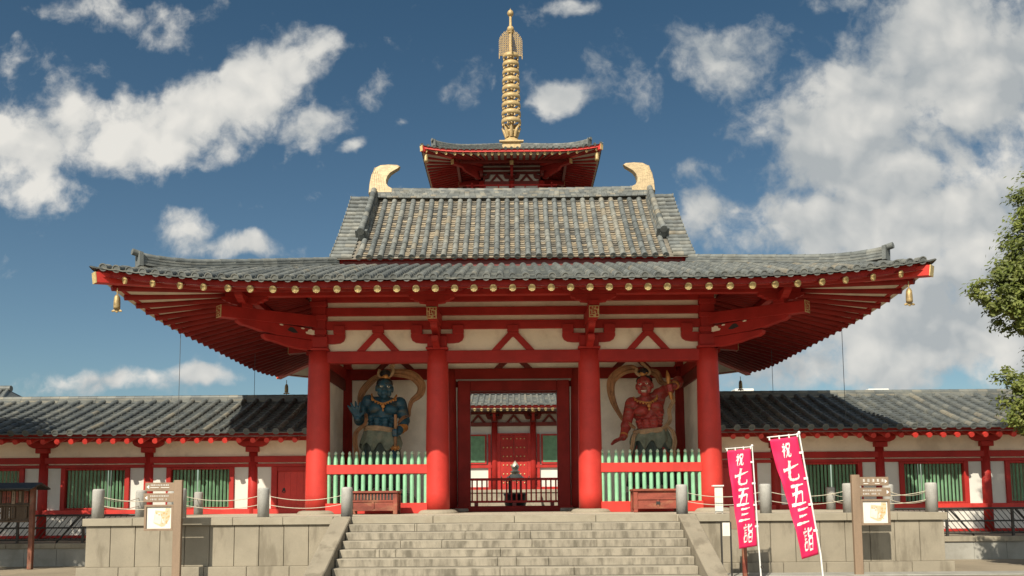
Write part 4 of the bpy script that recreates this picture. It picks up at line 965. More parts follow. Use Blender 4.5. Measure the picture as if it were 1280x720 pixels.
# ------------------------------------------------------------------ corridor wings
def wing(s):
    sd = 'left' if s < 0 else 'right'
    w = thing('corridor_building', (s*14, 2.2, .75), 'low red and white corridor with green latticed windows on the %s of the gate' % sd, 'corridor', 'corridors beside the gate')
    X0, X1 = 5.75, 24.6
    def bx(mb, p_, q_, *r, **k): mb.box(min(s*p_, s*q_), max(s*p_, s*q_), *r, **k)
    cols = [7.93, 11.10, 14.30, 17.50, 20.70, 23.90]
    YW = 2.2
    edges = [X0]+cols
    for i, x in enumerate(cols):
        mb = MB(); mb.lathe([(.165, .75), (.16, 2), (.145, 3.42)], (s*x, YW, 0), 18); mb.build('column', RED, w)
        mb = MB(); mb.box(s*x-.19, s*x+.19, YW-.22, YW+.2, 3.32, 3.47)
        mb.prism([(s*x+px, pz) for px, pz in ((-.46, 3.66), (-.46, 3.60), (-.40, 3.53), (-.27, 3.475), (.27, 3.475), (.40, 3.53), (.46, 3.60), (.46, 3.66))], YW-.20, YW+.1)
        mb.build('bracket', RED, w, bevel=.008)
        mb = MB(); mb.lathe([(.19, .75), (.18, 3.62)], (s*x, 6.8, 0), 12); mb.build('column', RED, w)
    mb = MB(); bx(mb, X0, X1, YW-.13, YW+.13, 3.0, 3.19); mb.build('upper_beam', RED, w, bevel=.01)
    mb = MB(); bx(mb, X0, X1, YW-.10, YW+.10, 2.865, 2.965); mb.build('head_rail', RED, w, bevel=.008)
    mb = MB(); bx(mb, X0, X1, YW-.15, YW+.13, 1.435, 1.60); mb.build('sill_beam', COLRED, w, bevel=.01)
    mb = MB(); bx(mb, X0, X1, YW-.12, YW+.12, 3.665, 3.87); mb.build('purlin', RED, w, bevel=.01)
    mb = MB(); bx(mb, 9.5, X1, YW-.14, YW+.12, .76, .84); mb.build('ground_beam', RED, w, bevel=.01)
    mb = MB(); bx(mb, X0, X1, YW-.05, YW+.05, 3.191, 3.664); bx(mb, X0, X1, YW-.04, YW+.04, 2.966, 2.999); mb.build('plaster_band', CREAM, w)
    mb = MB(); bx(mb, X0, X1, 6.7, 6.9, 3.2, 3.45); mb.build('rear_beam', RED, w)
    for i, (a, b) in enumerate(zip(edges[:-1], edges[1:])):   # wall added to keep behind the lattice dark; slits left beside the columns
        mb = MB(); bx(mb, a+.34, b-.2, 6.76, 6.84, .75, 3.2); mb.build('rear_wall', CREAM, w)
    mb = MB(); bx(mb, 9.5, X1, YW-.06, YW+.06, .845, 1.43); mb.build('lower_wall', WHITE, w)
    for i, (a, b) in enumerate(zip(edges[:-1], edges[1:])):
        if i == 0:                                      # plank door next to the gate
            mb = MB(); bx(mb, 7.36, 7.93, YW-.05, YW+.05, 1.602, 2.863); mb.build('wall_panel', WHITE, w)
            mb = MB(); bx(mb, 7.18, 7.36, YW-.11, YW+.11, 1.602, 2.863); bx(mb, 5.76, 6.0, YW-.11, YW+.11, 1.602, 2.863); bx(mb, 6.0, 7.18, YW-.10, YW+.10, 2.72, 2.862); mb.build('door_frame', RED, w, bevel=.01)
            mb = MB()
            for k in range(6): bx(mb, 6.005+k*.195, 6.005+(k+1)*.195-.004, YW-.05, YW+.03, 1.602, 2.718)
            d = mb.build('door', COLRED, w)
            mb = MB(); mb.tube([(s*6.98+.045*math.cos(q), YW-.075, 2.12+.045*math.sin(q)) for q in [j*math.pi/6 for j in range(13)]], .010, 6, False)
            mb.box(s*6.98-.03, s*6.98+.03, YW-.065, YW-.05, 2.13, 2.22); mb.build('door_ring', DARKM, d)
            continue
        m0, m1 = a+.56, b-.56
        for (p, q) in ((a, m0), (m1, b)):
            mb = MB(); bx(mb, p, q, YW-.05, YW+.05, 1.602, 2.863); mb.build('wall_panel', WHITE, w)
        mb = MB()
        bx(mb, m0, m0+.14, YW-.12, YW+.12, 1.602, 2.863); bx(mb, m1-.14, m1, YW-.12, YW+.12, 1.602, 2.863)
        bx(mb, m0+.14, m1-.14, YW-.11, YW+.11, 2.80, 2.862); bx(mb, m0+.14, m1-.14, YW-.11, YW+.11, 1.603, 1.66)
        wi = mb.build('window', RED, w, bevel=.008)
        mb = MB(); n = 16
        for k in range(n):
            x = m0+.14+(m1-m0-.28)*(k+.5)/n
            mb.box(s*x-.025, s*x+.025, YW-.025, YW+.025, 1.655, 2.805, Matrix.Translation((s*x, YW, 0)) @ Matrix.Rotation(R(45 if k % 2 else 38), 4, 'Z') @ Matrix.Translation((-s*x, -YW, 0)))
        mb.build('lattice', LATTICE, wi)
    # roof
    E0, EZ, RUN, RS = .76, 3.80, 3.74, 1.40
    up_, pn = MB(), MB()
    zz = lambda r: EZ+RS*(.88*r/RUN+.12*(r/RUN)**2)
    n = int((X1-X0)/.425); xs = [X0+.25+i*.425 for i in range(n)]
    for sy in (-1, 1):
        P = lambda x, r: Vector((x, 4.5+sy*(RUN-r), zz(r)))
        upv = Vector((0, sy*RS/RUN, 1)).normalized()
        if sy < 0:
            for x in xs: barrel(up_, lambda r, x=s*x: P(x, r), 0, RUN, .086, upv, Vector((1, 0, 0)), .34, 6)
        ed = [X0]+xs+[X1]
        for a, b in zip(ed[:-1], ed[1:]): pans(pn, P, min(s*a, s*b), max(s*a, s*b), -.02, RUN, RUN, upv, .24, 0, .28, .03)
    ro = up_.build('roof', TILE_DARK, w); pn.build('pan_tiles', TILE_DARK, ro)
    mb = MB()
    for lay in range(3):
        k = 30
        for i in range(k):
            a, b = X0+(X1-X0)*i/k, X0+(X1-X0)*(i+1)/k
            bx(mb, a+.004, b-.004, 4.5-.17+.02*lay, 4.5+.17-.02*lay, 5.12+.055*lay, 5.17+.055*lay, a=random.uniform(.3, 1))
    k = 60
    for i in range(k):
        a, b = X0+(X1-X0)*i/k, X0+(X1-X0)*(i+1)/k; mb.tube([(s*a, 4.5, 5.30), (s*b, 4.5, 5.30)], [.085, .08], 8, True, True, random.uniform(.3, 1))
    mb.build('ridge', TILE_DARK, ro)
    mb = MB(); bx(mb, X0, X1, E0+.19, E0+.26, 3.68, 3.83); mb.build('fascia', RED, w)
    mb = MB(); vs = [(s*X0, E0+.10, 3.69), (s*X1, E0+.10, 3.69), (s*X1, 4.45, 5.02), (s*X0, 4.45, 5.02)]; mb.add(vs, [(0, 1, 2, 3)])
    vs = [(s*X0, 8.2, 3.69), (s*X1, 8.2, 3.69), (s*X1, 4.45, 5.02), (s*X0, 4.45, 5.02)]; mb.add(vs, [(0, 1, 2, 3)]); mb.build('roof_boarding', SOFFIT, w)
    first = None
    for i in range(int((X1-X0)/.405)):
        x = s*(X0+.18+i*.405)
        mb = MB(); mb.tube([(x, E0+.09, 3.575), (x, 3.2, 3.575+.345*2.42)], .078, 10); mb.build('rafter', COLRED, w)
    return w
wing(-1); wing(1)
def podium(s):
    sd = 'left' if s < 0 else 'right'
    p = thing('stone_walkway', (s*17, -1.0, GZ), 'grey stone walkway with slab edge running along the foot of the %s corridor' % sd, 'walkway', 'stone walkways along the corridors')
    mb = MB()
    n = 18
    for i in range(n):
        a, b = s*(TX+.07+.86*i), s*(TX+.07+.86*(i+1)-.008); mb.box(min(a, b), max(a, b), -1.0, -.6, GZ, .615)
    mb.box(min(s*(TX+.07), s*25), max(s*(TX+.07), s*25), -.96, 8.6, GZ, .61); mb.build('base_wall', STONE_D, p)
    mb = MB()
    for i in range(12):
        a, b = s*(TX+.07+1.3*i), s*(TX+.07+1.3*(i+1)-.008); mb.box(min(a, b), max(a, b), -1.05, -.4, .617, .75)
    mb.box(min(s*(TX+.07), s*25), max(s*(TX+.07), s*25), -.395, 8.6, .617, .748); mb.build('slab_edge', STONE, p, bevel=.008)
    h = thing('handrail', (s*15, -.8, .75), 'dark metal handrail with slanted bars on the %s stone walkway' % sd, 'handrail', 'handrails on the stone walkways')
    Xa, Xb = 9.75, 22
    for z, r in ((1.48, .028), (1.15, .022), (.83, .022)):
        mb = MB(); mb.tube([(s*Xa, -.8, z), (s*Xb, -.8, z)], r, 8); mb.build('rail', DARKM, h)
    x = Xa
    while x < Xb:
        mb = MB(); mb.box(s*x-.028, s*x+.028, -.83, -.77, .75, 1.47); mb.build('post', DARKM, h)
        mb = MB(); mb.beam((s*(x+.75), -.72, .76), (s*(x+.10), -.78, 1.45), .035, .035); mb.build('brace', DARKM, h)
        x += 1.75
    mb = MB(); x = Xa
    while x < Xb-.6:
        mb.beam((s*(x+.5), -.8, .84), (s*x, -.8, 1.47), .014, .014); x += .145
    mb.build('slanted_bars', DARKM, h)
podium(-1); podium(1)

# ------------------------------------------------------------------ pagoda behind the gate
PC = (0.0, 42.8)
SOFFIT_P = mat('shaded_soffit', (.36, .31, .25), .7, .12, 2, .04)  # darker copy of the soffit boards, with eave shade put into the colour
pag = thing('pagoda', (0, 42.8, GZ), 'tall red five storey pagoda with gilded spire rising behind the gate', 'pagoda')
mb = MB(); mb.box(-6.2, 6.2, 36.6, 49, GZ, 2.40); mb.build('stone_base', STONE, pag)
mb = MB(); mb.box(-6.3, 6.3, 36.5, 49.1, 2.403, 2.62); mb.build('base_coping', COPING, pag, bevel=.02)
mb = MB()
for k in range(9): mb.box(-1.9, 1.9, 36.5-.32*(9-k), 36.5-.32*(9-k)+.4, GZ, 2.6-.26*(8-k)-.27)
mb.build('steps', STONE, pag)
def storey(zf_, w, W, ze, nb, detail):
    """walls of half width w from floor zf_, eaves of half width W at ze"""
    R_ = lambda k: Matrix.Translation((0, 42.8, 0)) @ Matrix.Rotation(k*math.pi/2, 4, 'Z')
    xs = {3: [-w, -w*.37, w*.37, w], 2: [-w, 0, w]}[nb]
    o = W-w; pz = ze-.35                              # rafter end height
    slope = .24; wall_top = pz+slope*o
    ztop = wall_top-1.5                               # head of the columns
    mb = MB(); mb.box(-w+.1, w-.1, 42.8-w+.1, 42.8+w-.1, zf_, wall_top+.1); mb.build('wall', WHITE, pag)
    class Each:                                       # every member becomes a part of its own
        def __init__(s, name, mt): s.n, s.m = name, mt
        def __getattr__(s, fn):
            def go(*a):
                q = MB(); getattr(q, fn)(*a); q.build(s.n, s.m, pag)
            return go
    beams, colm, st_, tails, caps = Each('wall_beam', RED2), Each('column', RED), Each('inverted_v_strut', RED2), Each('bracket_arm', RED_SHADE), Each('end_plate', GOLDP)  # beams, struts and arms take darkened reds for eave shade
    for k in range(4 if detail else 0):
        m = R_(k)
        for z0, z1 in ((ztop-.28, ztop), (ztop+.62, ztop+.78), (ztop+.98, ztop+1.12), (ztop+1.34, wall_top+.05)):
            beams.box(-w-.1, w+.1, -w-.12, -w+.12+.0*k, z0, z1+.001*k, m)
        for i, x in enumerate(xs):
            colm.lathe([(.26, zf_), (.23, ztop)], (x, -w, 0), 14, m) if k < 3 or i else None
            beams.box(x-.24, x+.24, -w-.24, -w+.1, ztop+.02, ztop+.34, m)
            beams.prism([(x+a*.8, ztop+.22+(b-.0)*1.0) for a, b in ARM], -w-.15, -w+.08, m)
            for s in (-1, 1): beams.box(x+s*.5-.14, x+s*.5+.14, -w-.17, -w+.05, ztop+.46, ztop+.66, m)
            if 0 < i < len(xs)-1 or nb == 9:
                tails.prism([(w, ztop+.70), (w+o*.45, ztop+.58), (w+o*.45, ztop+.90), (w, ztop+1.04)], -.13, .13, m @ Matrix.Rotation(-math.pi/2, 4, 'Z') @ Matrix.Translation((0, x, 0)))
                tails.prism([(w, ztop+.10), (w+o*.2, ztop+.12), (w+o*.3, ztop+.5), (w+o*.3, ztop+.62), (w, ztop+.68)], -.10, .10, m @ Matrix.Rotation(-math.pi/2, 4, 'Z') @ Matrix.Translation((0, x, 0)))
                caps.box(x-.14, x+.14, -w-o*.45-.02, -w-o*.45, ztop+.57, ztop+.91, m)
                tails.prism([(x-.55, ztop+1.12), (x-.3, ztop+.98), (x+.3, ztop+.98), (x+.55, ztop+1.12), (x+.55, ztop+1.18), (x-.55, ztop+1.18)], -w-o*.42-.1, -w-o*.42+.1, m)
        for a, b in zip(xs[:-1], xs[1:]):
            c = (a+b)/2
            for s in (-1, 1): st_.prism([(c+s*.58, ztop), (c+s*.36, ztop), (c, ztop+.42), (c, ztop+.58), (c+s*.08, ztop+.58)], -w-.03, -w+.09, m)
        md = m @ Matrix.Rotation(-math.pi*3/4, 4, 'Z')
        q2 = math.sqrt(2)
        tails.prism([(w*q2, ztop+.68), ((w+o*.5)*q2, ztop+.56), ((w+o*.5)*q2, ztop+.90), (w*q2, ztop+1.04)], -.15, .15, md)
        tails.prism([(w*q2, ztop+.05), ((w+o*.3)*q2, ztop+.38), ((w+o*.34)*q2, ztop+.6), (w*q2, ztop+.66)], -.11, .11, md)
        caps.box((w+o*.5)*q2, (w+o*.5)*q2+.02, -.16, .16, ztop+.55, ztop+.91, md)
        oo = w+o*.42; beams.box(-oo-.4, oo+.4, -oo-.1, -oo+.1, pz+.3*.58*0+slope*(o*.58)-.28+.001*k, pz+slope*(o*.58)-.10+.001*k, m)
    # roof
    Rn = W-w*.75
    ro, zz = skirt_roof('roof', pag, PC, W, W, Rn if ze < 25 else W-.5, ze, (1.5 if ze < 25 else 2.75), .34, W*.55, .44, .10, (TILE, TILE_PAN), .42, .15, (0, 1, 3) if detail else (0,), .30, 5)
    lf = lambda d: .34*max(0, (W*.55-d)/(W*.55))**2.2
    for k in (0, 3, 1, 2):
        mb = MB(); hip_ridge(mb, PC, W, W, W, zz, k, .9, (W-.8) if ze > 25 else Rn, .40, .36, .15, 10); mb.build('hip_ridge', TILE, ro)
    fa = MB(); so = MB(); N = 16
    for k in range(4):
        m = R_(k)
        for i in range(N):
            a, b = -W+2*W*i/N, -W+2*W*(i+1)/N
            vs = []
            for x in (a, b):
                z = lf(W-abs(x)); b0 = .08 if ze > 25 else .26; vs += [(x, -W+b0, ze-.20+z), (x, -W+b0+.1, ze-.20+z), (x, -W+b0+.1, ze+.0+z), (x, -W+b0, ze+.0+z)]
            fa.add(vs, [(0, 1, 2, 3), (7, 6, 5, 4), (0, 4, 5, 1), (1, 5, 6, 2), (2, 6, 7, 3), (3, 7, 4, 0)], 0, False, m)
        vs = []
        for r in (.1, 1, 2, 3, o+.2):
            for i in range(N+1):
                s = (-1+2*i/N)*(W-r); vs.append((s, -W+r, pz+.05+slope*r+lf(W-abs(s))*max(0, 1-r/o)**1.5))
        so.add(vs, [(j*(N+1)+i, (j+1)*(N+1)+i, (j+1)*(N+1)+i+1, j*(N+1)+i+1) for j in range(4) for i in range(N)], 0, True, m)
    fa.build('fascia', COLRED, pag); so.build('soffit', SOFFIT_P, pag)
    # rafters
    extra = MB(); n = 11 if nb == 2 else 14
    for k in range(4):
        m = R_(k)
        for i in range(-n, n+1):
            f = i/n; x = W*.94*(.82*f+.18*f**3); xi = x if abs(f) < .35 else math.copysign(W*.94*(.82*.35+.18*.35**3)+(abs(f)-.35)/.65*(w+.3-W*.30), f)
            d = W-abs(x)
            p = m @ Vector((x, -W+.22, pz+slope*.2+lf(d)*.95)); q = m @ Vector((xi, -w, pz+slope*o))
            if detail and (k in (0, 1, 3) and nb == 2 or (k == 0 and nb == 3)):
                mb = MB(); mb.tube([p, q], .10, 8); r_ = mb.build('rafter', RED_SHADE, pag)
                t = (p-q).normalized()
                if k == 0: mb = MB(); mb.tube([p-t*.04, p+t*.02], .112, 12, True, False); mb.build('rafter_cap', GOLDP, r_)
            else: extra.tube([p, q], .10, 5)
        p = m @ Vector((-W+.06, -W+.06, pz+lf(0)+.1)); q = m @ Vector((-w, -w, pz+slope*o)); mb = MB(); mb.beam(p, q, .28, .40); h = mb.build('hip_rafter', COLRED, pag)
        t = (p-q).normalized(); mb = MB(); mb.beam(p, p+t*.03, .29, .41); mb.build('end_plate', GOLDP, h)
    if extra.v: tag(extra.build('rafters', RED_SHADE, pag), kind='stuff')
    if zf_ > 3 and detail:                              # balustrade round the storey
        b_ = MB(); e = w+.75; zb = zf_+.1
        for k in range(4):
            m = R_(k)
            for z in (zb, zb+.45, zb+.82): b_.box(-e-.45, e+.45, -e-.05, -e+.05, z+.001*k, z+.10+.001*k, m)
            for i in range(7): b_.box(-e+2*e*i/6-.05, -e+2*e*i/6+.05, -e-.045, -e+.045, zb-.3, zb+.95, m)
        b_.build('balustrade', RED, pag)
    return ztop, wall_top
ZS = [(2.62, 3.9, 8.0, 8.55, 3), (9.7, 3.5, 7.6, 13.4, 3), (14.6, 3.15, 7.25, 18.3, 3), (19.5, 2.75, 6.95, 23.2, 3), (25.4, 2.35, 6.72, 27.76, 2)]
for i, a in enumerate(ZS): storey(*a, i in (0, 4))
# ground storey front: doors, windows
yf = 38.9
for s in (-1, 1):
    mb = MB(); mb.box(min(s*2.05, s*3.35), max(s*2.05, s*3.35), yf-.16, yf+.1, 4.55, 6.78); wi = mb.build('window', RED, pag)
    mb = MB(); mb.box(min(s*2.17, s*3.23), max(s*2.17, s*3.23), yf-.175, yf-.15, 4.68, 6.66); 
    for k in range(10): mb.box(s*2.2+s*k*.107-.028, s*2.2+s*k*.107+.028, yf-.205, yf-.17, 4.70, 6.64)
    mb.build('lattice', LATTICE, wi)
    mb = MB(); mb.box(min(s*1.6, s*4.0), max(s*1.6, s*4.0), yf-.10, yf+.1, 4.28, 4.50); mb.box(min(s*1.6, s*4.0), max(s*1.6, s*4.0), yf-.10, yf+.1, 2.63, 2.85); mb.box(s*1.83-.1, s*1.83+.1, yf-.08, yf+.1, 2.86, 6.8); mb.build('wall_frame', RED, pag)
mb = MB(); mb.box(-1.3, 1.3, yf-.14, yf+.1, 6.72, 6.86); mb.box(-1.3, -1.0, yf-.14, yf+.1, 2.63, 6.72); mb.box(1.0, 1.3, yf-.14, yf+.1, 2.63, 6.72); mb.build('door_frame', RED, pag)
for s in (-1, 1):
    mb = MB(); mb.box(min(s*.015, s*.99), max(s*.015, s*.99), yf-.10, yf+.1, 2.65, 6.70); d = mb.build('door', RED, pag)
    for i in range(3):
        for j in range(6): mb = MB(); mb.ell((s*(.22+.28*i), yf-.12, 3.15+.66*j), (.055, .04, .055), None, 8); mb.build('door_stud', GOLDP, d)
# gilded spire
sp = bpy.data.objects.new('spire', None); COL.objects.link(sp); sp.parent = pag; sp.location = (0, 0, 30.6-GZ)
def part(mb, n, mt=GOLD): return mb.build(n, mt, sp)
Y = 42.8
mb = MB(); mb.cbox((0, Y, 30.85), (1.9, 1.9, .25)); mb.cbox((0, Y, 31.1), (1.6, 1.6, .3)); mb.box(-.98, .98, Y-.98, Y+.98, 31.25, 31.36); part(mb, 'dew_basin')
mb = MB(); mb.lathe([(.85, 31.36), (.80, 31.5), (.62, 31.72), (.42, 31.85), (.36, 31.95), (.36, 32.15), (.5, 32.3), (.62, 32.45), (.40, 32.5), (.3, 32.6)], (0, Y, 0), 20)
for k in range(8):
    an = k*math.pi/4; c, s = math.cos(an), math.sin(an)
    mb.tube([(c*.40, Y+s*.40, 31.95), (c*.5, Y+s*.5, 32.3), (c*.66, Y+s*.66, 32.62), (c*.80, Y+s*.80, 32.78)], [.14, .17, .12, .01], 6)
part(mb, 'lotus_bowl')
mb = MB(); mb.lathe([(.16, 31.9), (.15, 39.2), (.12, 41.2), (.09, 42.9)], (0, Y, 0), 14); part(mb, 'shaft')
for i in range(9):
    z = 33.25+i*.705; r = .80-.018*i; mb = MB()
    mb.lathe([(r-.05, z-.19), (r, z-.19), (r+.03, z), (r, z+.19), (r-.05, z+.19), (r-.05, z-.19)], (0, Y, 0), 28, caps=False)
    mb.lathe([(.20, z-.12), (.24, z), (.20, z+.12)], (0, Y, 0), 12)
    for k in range(8):
        an = k*math.pi/4+.39; c, s = math.cos(an), math.sin(an)
        mb.beam((c*.1, Y+s*.1, z), (c*(r-.04), Y+s*(r-.04), z), .045, .07) if k % 2 else None
        mb.tube([(c*(r-.04), Y+s*(r-.04), z-.16), (c*(r-.04), Y+s*(r-.04), z-.26), (c*(r-.04), Y+s*(r-.04), z-.38)], [.025, .05, .065], 8)
    part(mb, 'ring')
# pierced flame plates, four, set crosswise
flame = [(.10, 0), (.98, 0), (.98, .22), (.88, .24), (.86, .5), (.90, .8), (.86, 1.1), (.78, 1.35), (.66, 1.6), (.50, 1.82), (.34, 1.98), (.22, 2.12), (.10, 2.2)]
for k in range(4):
    m = Matrix.Translation((0, Y, 39.05)) @ Matrix.Rotation(R(4)+k*math.pi/2, 4, 'Z'); mb = MB()
    rnd = random.Random(k)
    for z in [i*.16 for i in range(14)]:                # open scrolls
        wmax = max(.14, .92-.70*max(0, (z-1.15)/1.0)**2.0)
        x = .14
        while x < wmax-.06:
            c = (x+.07, z+.08); mb.tube([m @ Vector((c[0]+.068*math.cos(q), .012*(rnd.random()-.5), c[1]+.075*math.sin(q))) for q in [j*math.pi/4 for j in range(9)]], .026, 5, False); x += .145
        mb.tube([m @ Vector((wmax-.04, 0, z)), m @ Vector((wmax+.05, 0, z+.06)), m @ Vector((wmax+.02, 0, z+.17))], [.035, .03, .01], 6)
    mb.tube([m @ Vector((.1, 0, .02)), m @ Vector((.96, 0, .02))], .045, 6); mb.tube([m @ Vector((.95, 0, .2)), m @ Vector((.95, 0, -.28))], .04, 6)
    part(mb, 'flame_plate')
mb = MB(); mb.ell((0, Y, 41.35), (.30, .30, .30), None, 16); mb.lathe([(.2, 41.0), (.24, 41.08), (.14, 41.15)], (0, Y, 0), 12); part(mb, 'dragon_orb')
mb = MB(); mb.ell((0, Y, 42.75), (.27, .27, .28), None, 16); mb.lathe([(.12, 42.95), (.07, 43.05), (.01, 43.2)], (0, Y, 0), 12); part(mb, 'sacred_jewel')
sp.location.z -= .36

# bronze incense burner in the court
ib = thing('incense_burner', (.05, 15, GZ), 'dark bronze incense burner with pale gilt jewel top in front of the pagoda', 'incense burner')
mb = MB(); mb.cbox((.05, 15, .45), (1.5, 1.5, .6)); mb.cbox((.05, 15, .85), (1.2, 1.2, .2)); mb.build('stone_base', STONE, ib, bevel=.03)
mb = MB(); mb.lathe([(.30, .95), (.22, 1.1), (.26, 1.25), (.44, 1.45), (.52, 1.75), (.50, 2.0), (.55, 2.06), (.55, 2.12), (.45, 2.13)], (.05, 15, 0), 20)
for k in range(4): an = math.pi/4+k*math.pi/2; mb.tube([(.05+.36*math.cos(an), 15+.36*math.sin(an), 2.1), (.05+.36*math.cos(an), 15+.36*math.sin(an), 2.75)], .055, 8)
mb.build('bowl', BRONZE, ib)
mb = MB(); mb.lathe([(.60, 2.70), (.62, 2.76), (.42, 2.86), (.26, 2.98), (.16, 3.05)], (.05, 15, 0), 8, sm=False)
for k in range(8): an = (k+.5)*math.pi/4; mb.tube([(.05+.5*math.cos(an), 15+.5*math.sin(an), 2.80), (.05+.66*math.cos(an), 15+.66*math.sin(an), 2.80), (.05+.70*math.cos(an), 15+.70*math.sin(an), 2.92)], [.04, .035, .02], 6)
mb.build('canopy', SILVER, ib)
mb = MB(); mb.lathe([(.16, 3.05), (.24, 3.12), (.12, 3.18), (.17, 3.28), (.19, 3.36), (.12, 3.48), (.01, 3.62)], (.05, 15, 0), 14); mb.build('jewel', SILVER, ib)

# far halls seen over the corridor roofs
def hall(cx, cy, hw, hd, ztop, label, pale):
    h = thing('far_hall', (cx, cy, GZ), label, 'building')
    mb = MB(); mb.box(cx-hw+.8, cx+hw-.8, cy-hd+.8, cy+hd-.8, GZ, ztop-1.6); mb.build('wall', WHITE, h)
    mb = MB()
    if pale: mb.box(cx-hw, cx+hw, cy-hd, cy+hd, ztop-.22, ztop); mb.box(cx-hw*.9, cx+hw*.9, cy-hd*.9, cy+hd*.9, ztop-1.65, ztop-.22); mb.build('roof', WHITEP, h, bevel=.03)
    else:
        vs = [(cx-hw, cy-hd, ztop-2.0), (cx+hw, cy-hd, ztop-2.0), (cx+hw, cy+hd, ztop-2.0), (cx-hw, cy+hd, ztop-2.0), (cx-hw*.7, cy, ztop), (cx+hw*.7, cy, ztop)]
        mb.add(vs, [(0, 1, 5, 4), (1, 2, 5), (2, 3, 4, 5), (3, 0, 4), (3, 2, 1, 0)], .4)
        for i in range(26): x = -1+2*i/25; mb.tube([(cx+hw*.98*x, cy-hd, ztop-1.98), (cx+hw*.69*x, cy-.02, ztop+.02)], .12, 6, True, True, .5)
        mb.tube([(cx-hw*.72, cy, ztop+.1), (cx+hw*.72, cy, ztop+.1)], .22, 8, True, True, .5); mb.build('roof', TILE_DARK, h)
hall(-41, 35, 7.6, 5, 9.9, 'grey hipped roof of a far hall beyond the left corridor', False)
hall(19.2, 21, .55, .8, 7.52, 'small pale flat roofed housing behind the right corridor, the farther from the gate', True)
hall(12.15, 21, .5, .8, 7.58, 'small pale flat roofed housing behind the right corridor, the nearer to the gate', True)
# ------------------------------------------------------------------ wind bells
def bell(x, y, z, label):
    b = thing('wind_bell', (x, y, z), label, 'wind bell', 'wind bells under the gate eaves')
    mb = MB(); mb.lathe([(.070, -.34), (.076, -.30), (.074, -.18), (.066, -.07), (.045, -.02), (.03, -.005), (.02, .0)], (x, y, z), 16)
    mb.tube([(x, y, z), (x, y, z+.16)], .014, 6); mb.build('bell_body', BELLM, b)
    mb = MB(); mb.tube([(x, y, z-.30), (x, y, z-.40)], .012, 6)
    for s in (-1, 1): mb.ell((x+s*.07, y, z-.38), (.06, .012, .03), (0, s*.25, 0), 10)
    mb.ell((x, y, z-.39), (.04, .012, .04), None, 10); mb.build('clapper_plate', BELLM, b)
bell(-9.28, -3.95, 6.66, 'gilded wind bell under the front left tip of the gate roof')
bell(9.28, -3.95, 6.66, 'gilded wind bell under the front right tip of the gate roof')
bell(-9.25, 10.45, 6.60, 'dark hanging wind bell under the rear left tip of the gate roof')
bell(9.25, 10.45, 6.60, 'dark hanging wind bell under the rear right tip of the gate roof')
for s, w_ in ((-1, 'left'), (1, 'right')):
    b = thing('wind_bell', (s*6.35, 42.8-6.35, 27.55), 'tiny gilded wind bell at the %s tip of the pagoda top roof' % w_, 'wind bell', 'wind bells under the pagoda roof')
    mb = MB(); mb.lathe([(.17, -.62), (.16, -.5), (.14, -.2), (.09, -.04), (.02, 0)], (s*6.35, 36.45, 27.55), 12); mb.tube([(s*6.35, 36.45, 27.5), (s*6.35, 36.45, 27.95)], .02, 6); mb.build('bell_body', BELLM, b)
# thin wires from the side eaves down to the corridor ridges
for x, y, lab in ((-9.62, .6, 'outer thin dark wire hanging from the left gate eave to the corridor roof'), (-8.65, 4.4, 'inner thin dark wire hanging from the left gate eave to the corridor roof'),
                  (9.62, .9, 'outer thin dark wire hanging from the right gate eave to the corridor roof'), (8.65, 4.4, 'inner thin dark wire hanging from the right gate eave to the corridor roof')):
    mb = MB(); mb.tube([(x, y, 6.75), (x, y, 3.9 if y < 2 else 5.3)], .008, 6); tag(recenter(mb.build('hanging_wire', NETM)), lab, 'wire', 'wires below the side eaves')

# ------------------------------------------------------------------ bollards and ropes
fx = [3.75, 5.62, 7.48, 9.33]; sy_ = [-2.53, -.66, 1.2]
pts = {}
NM = ['next to the stairs', 'second from the stairs', 'behind the map sign', 'at the front corner']
for s, sd in ((-1, 'left'), (1, 'right')):
    lst = [(s*x, -4.38) for x in fx]+[(s*9.2, y) for y in sy_]
    for i, (x, y) in enumerate(lst):
        b = MB(); h = .655; r = .128
        b.lathe([(r, 0), (r*.985, h-.05), (r*.95, h-.018), (r*.80, h), (.01, h+.004)], (x, y, TZ), 24)
        o = b.build('bollard', BOLL); recenter(o)
        lab = 'round grey stone bollard, %s terrace half, %s' % (sd, NM[i] if i < 4 else ['next behind the front corner', 'in the middle of the side edge', 'rearmost beside the corridor'][i-4])
        tag(o, lab, 'bollard', 'stone bollards along the terrace edge')
    for i, (p, q) in enumerate(zip(lst[:-1], lst[1:])):
        for z, lv in ((.50, 'upper'), (.30, 'lower')):
            path = []
            for t in [k/14 for k in range(15)]:
                x, y = p[0]+(q[0]-p[0])*t, p[1]+(q[1]-p[1])*t
                path.append((x, y, TZ+z-.13*4*t*(1-t)*(1.0 if lv == 'upper' else .85)))
            d = (Vector(path[1])-Vector(path[0])).normalized()*.13
            mb = MB(); mb.tube(path, .009, 6); o = recenter(mb.build('barrier_rope', ROPE))
            where = ['between the stair bollard and the second', 'between the second and third front bollards', 'between the third and corner bollards', 'between the corner and the next side bollard', 'between the two middle side bollards', 'between the last two side bollards'][i]
            tag(o, '%s pale rope sagging %s on the %s' % (lv, where, sd), 'rope', 'ropes between the stone bollards')

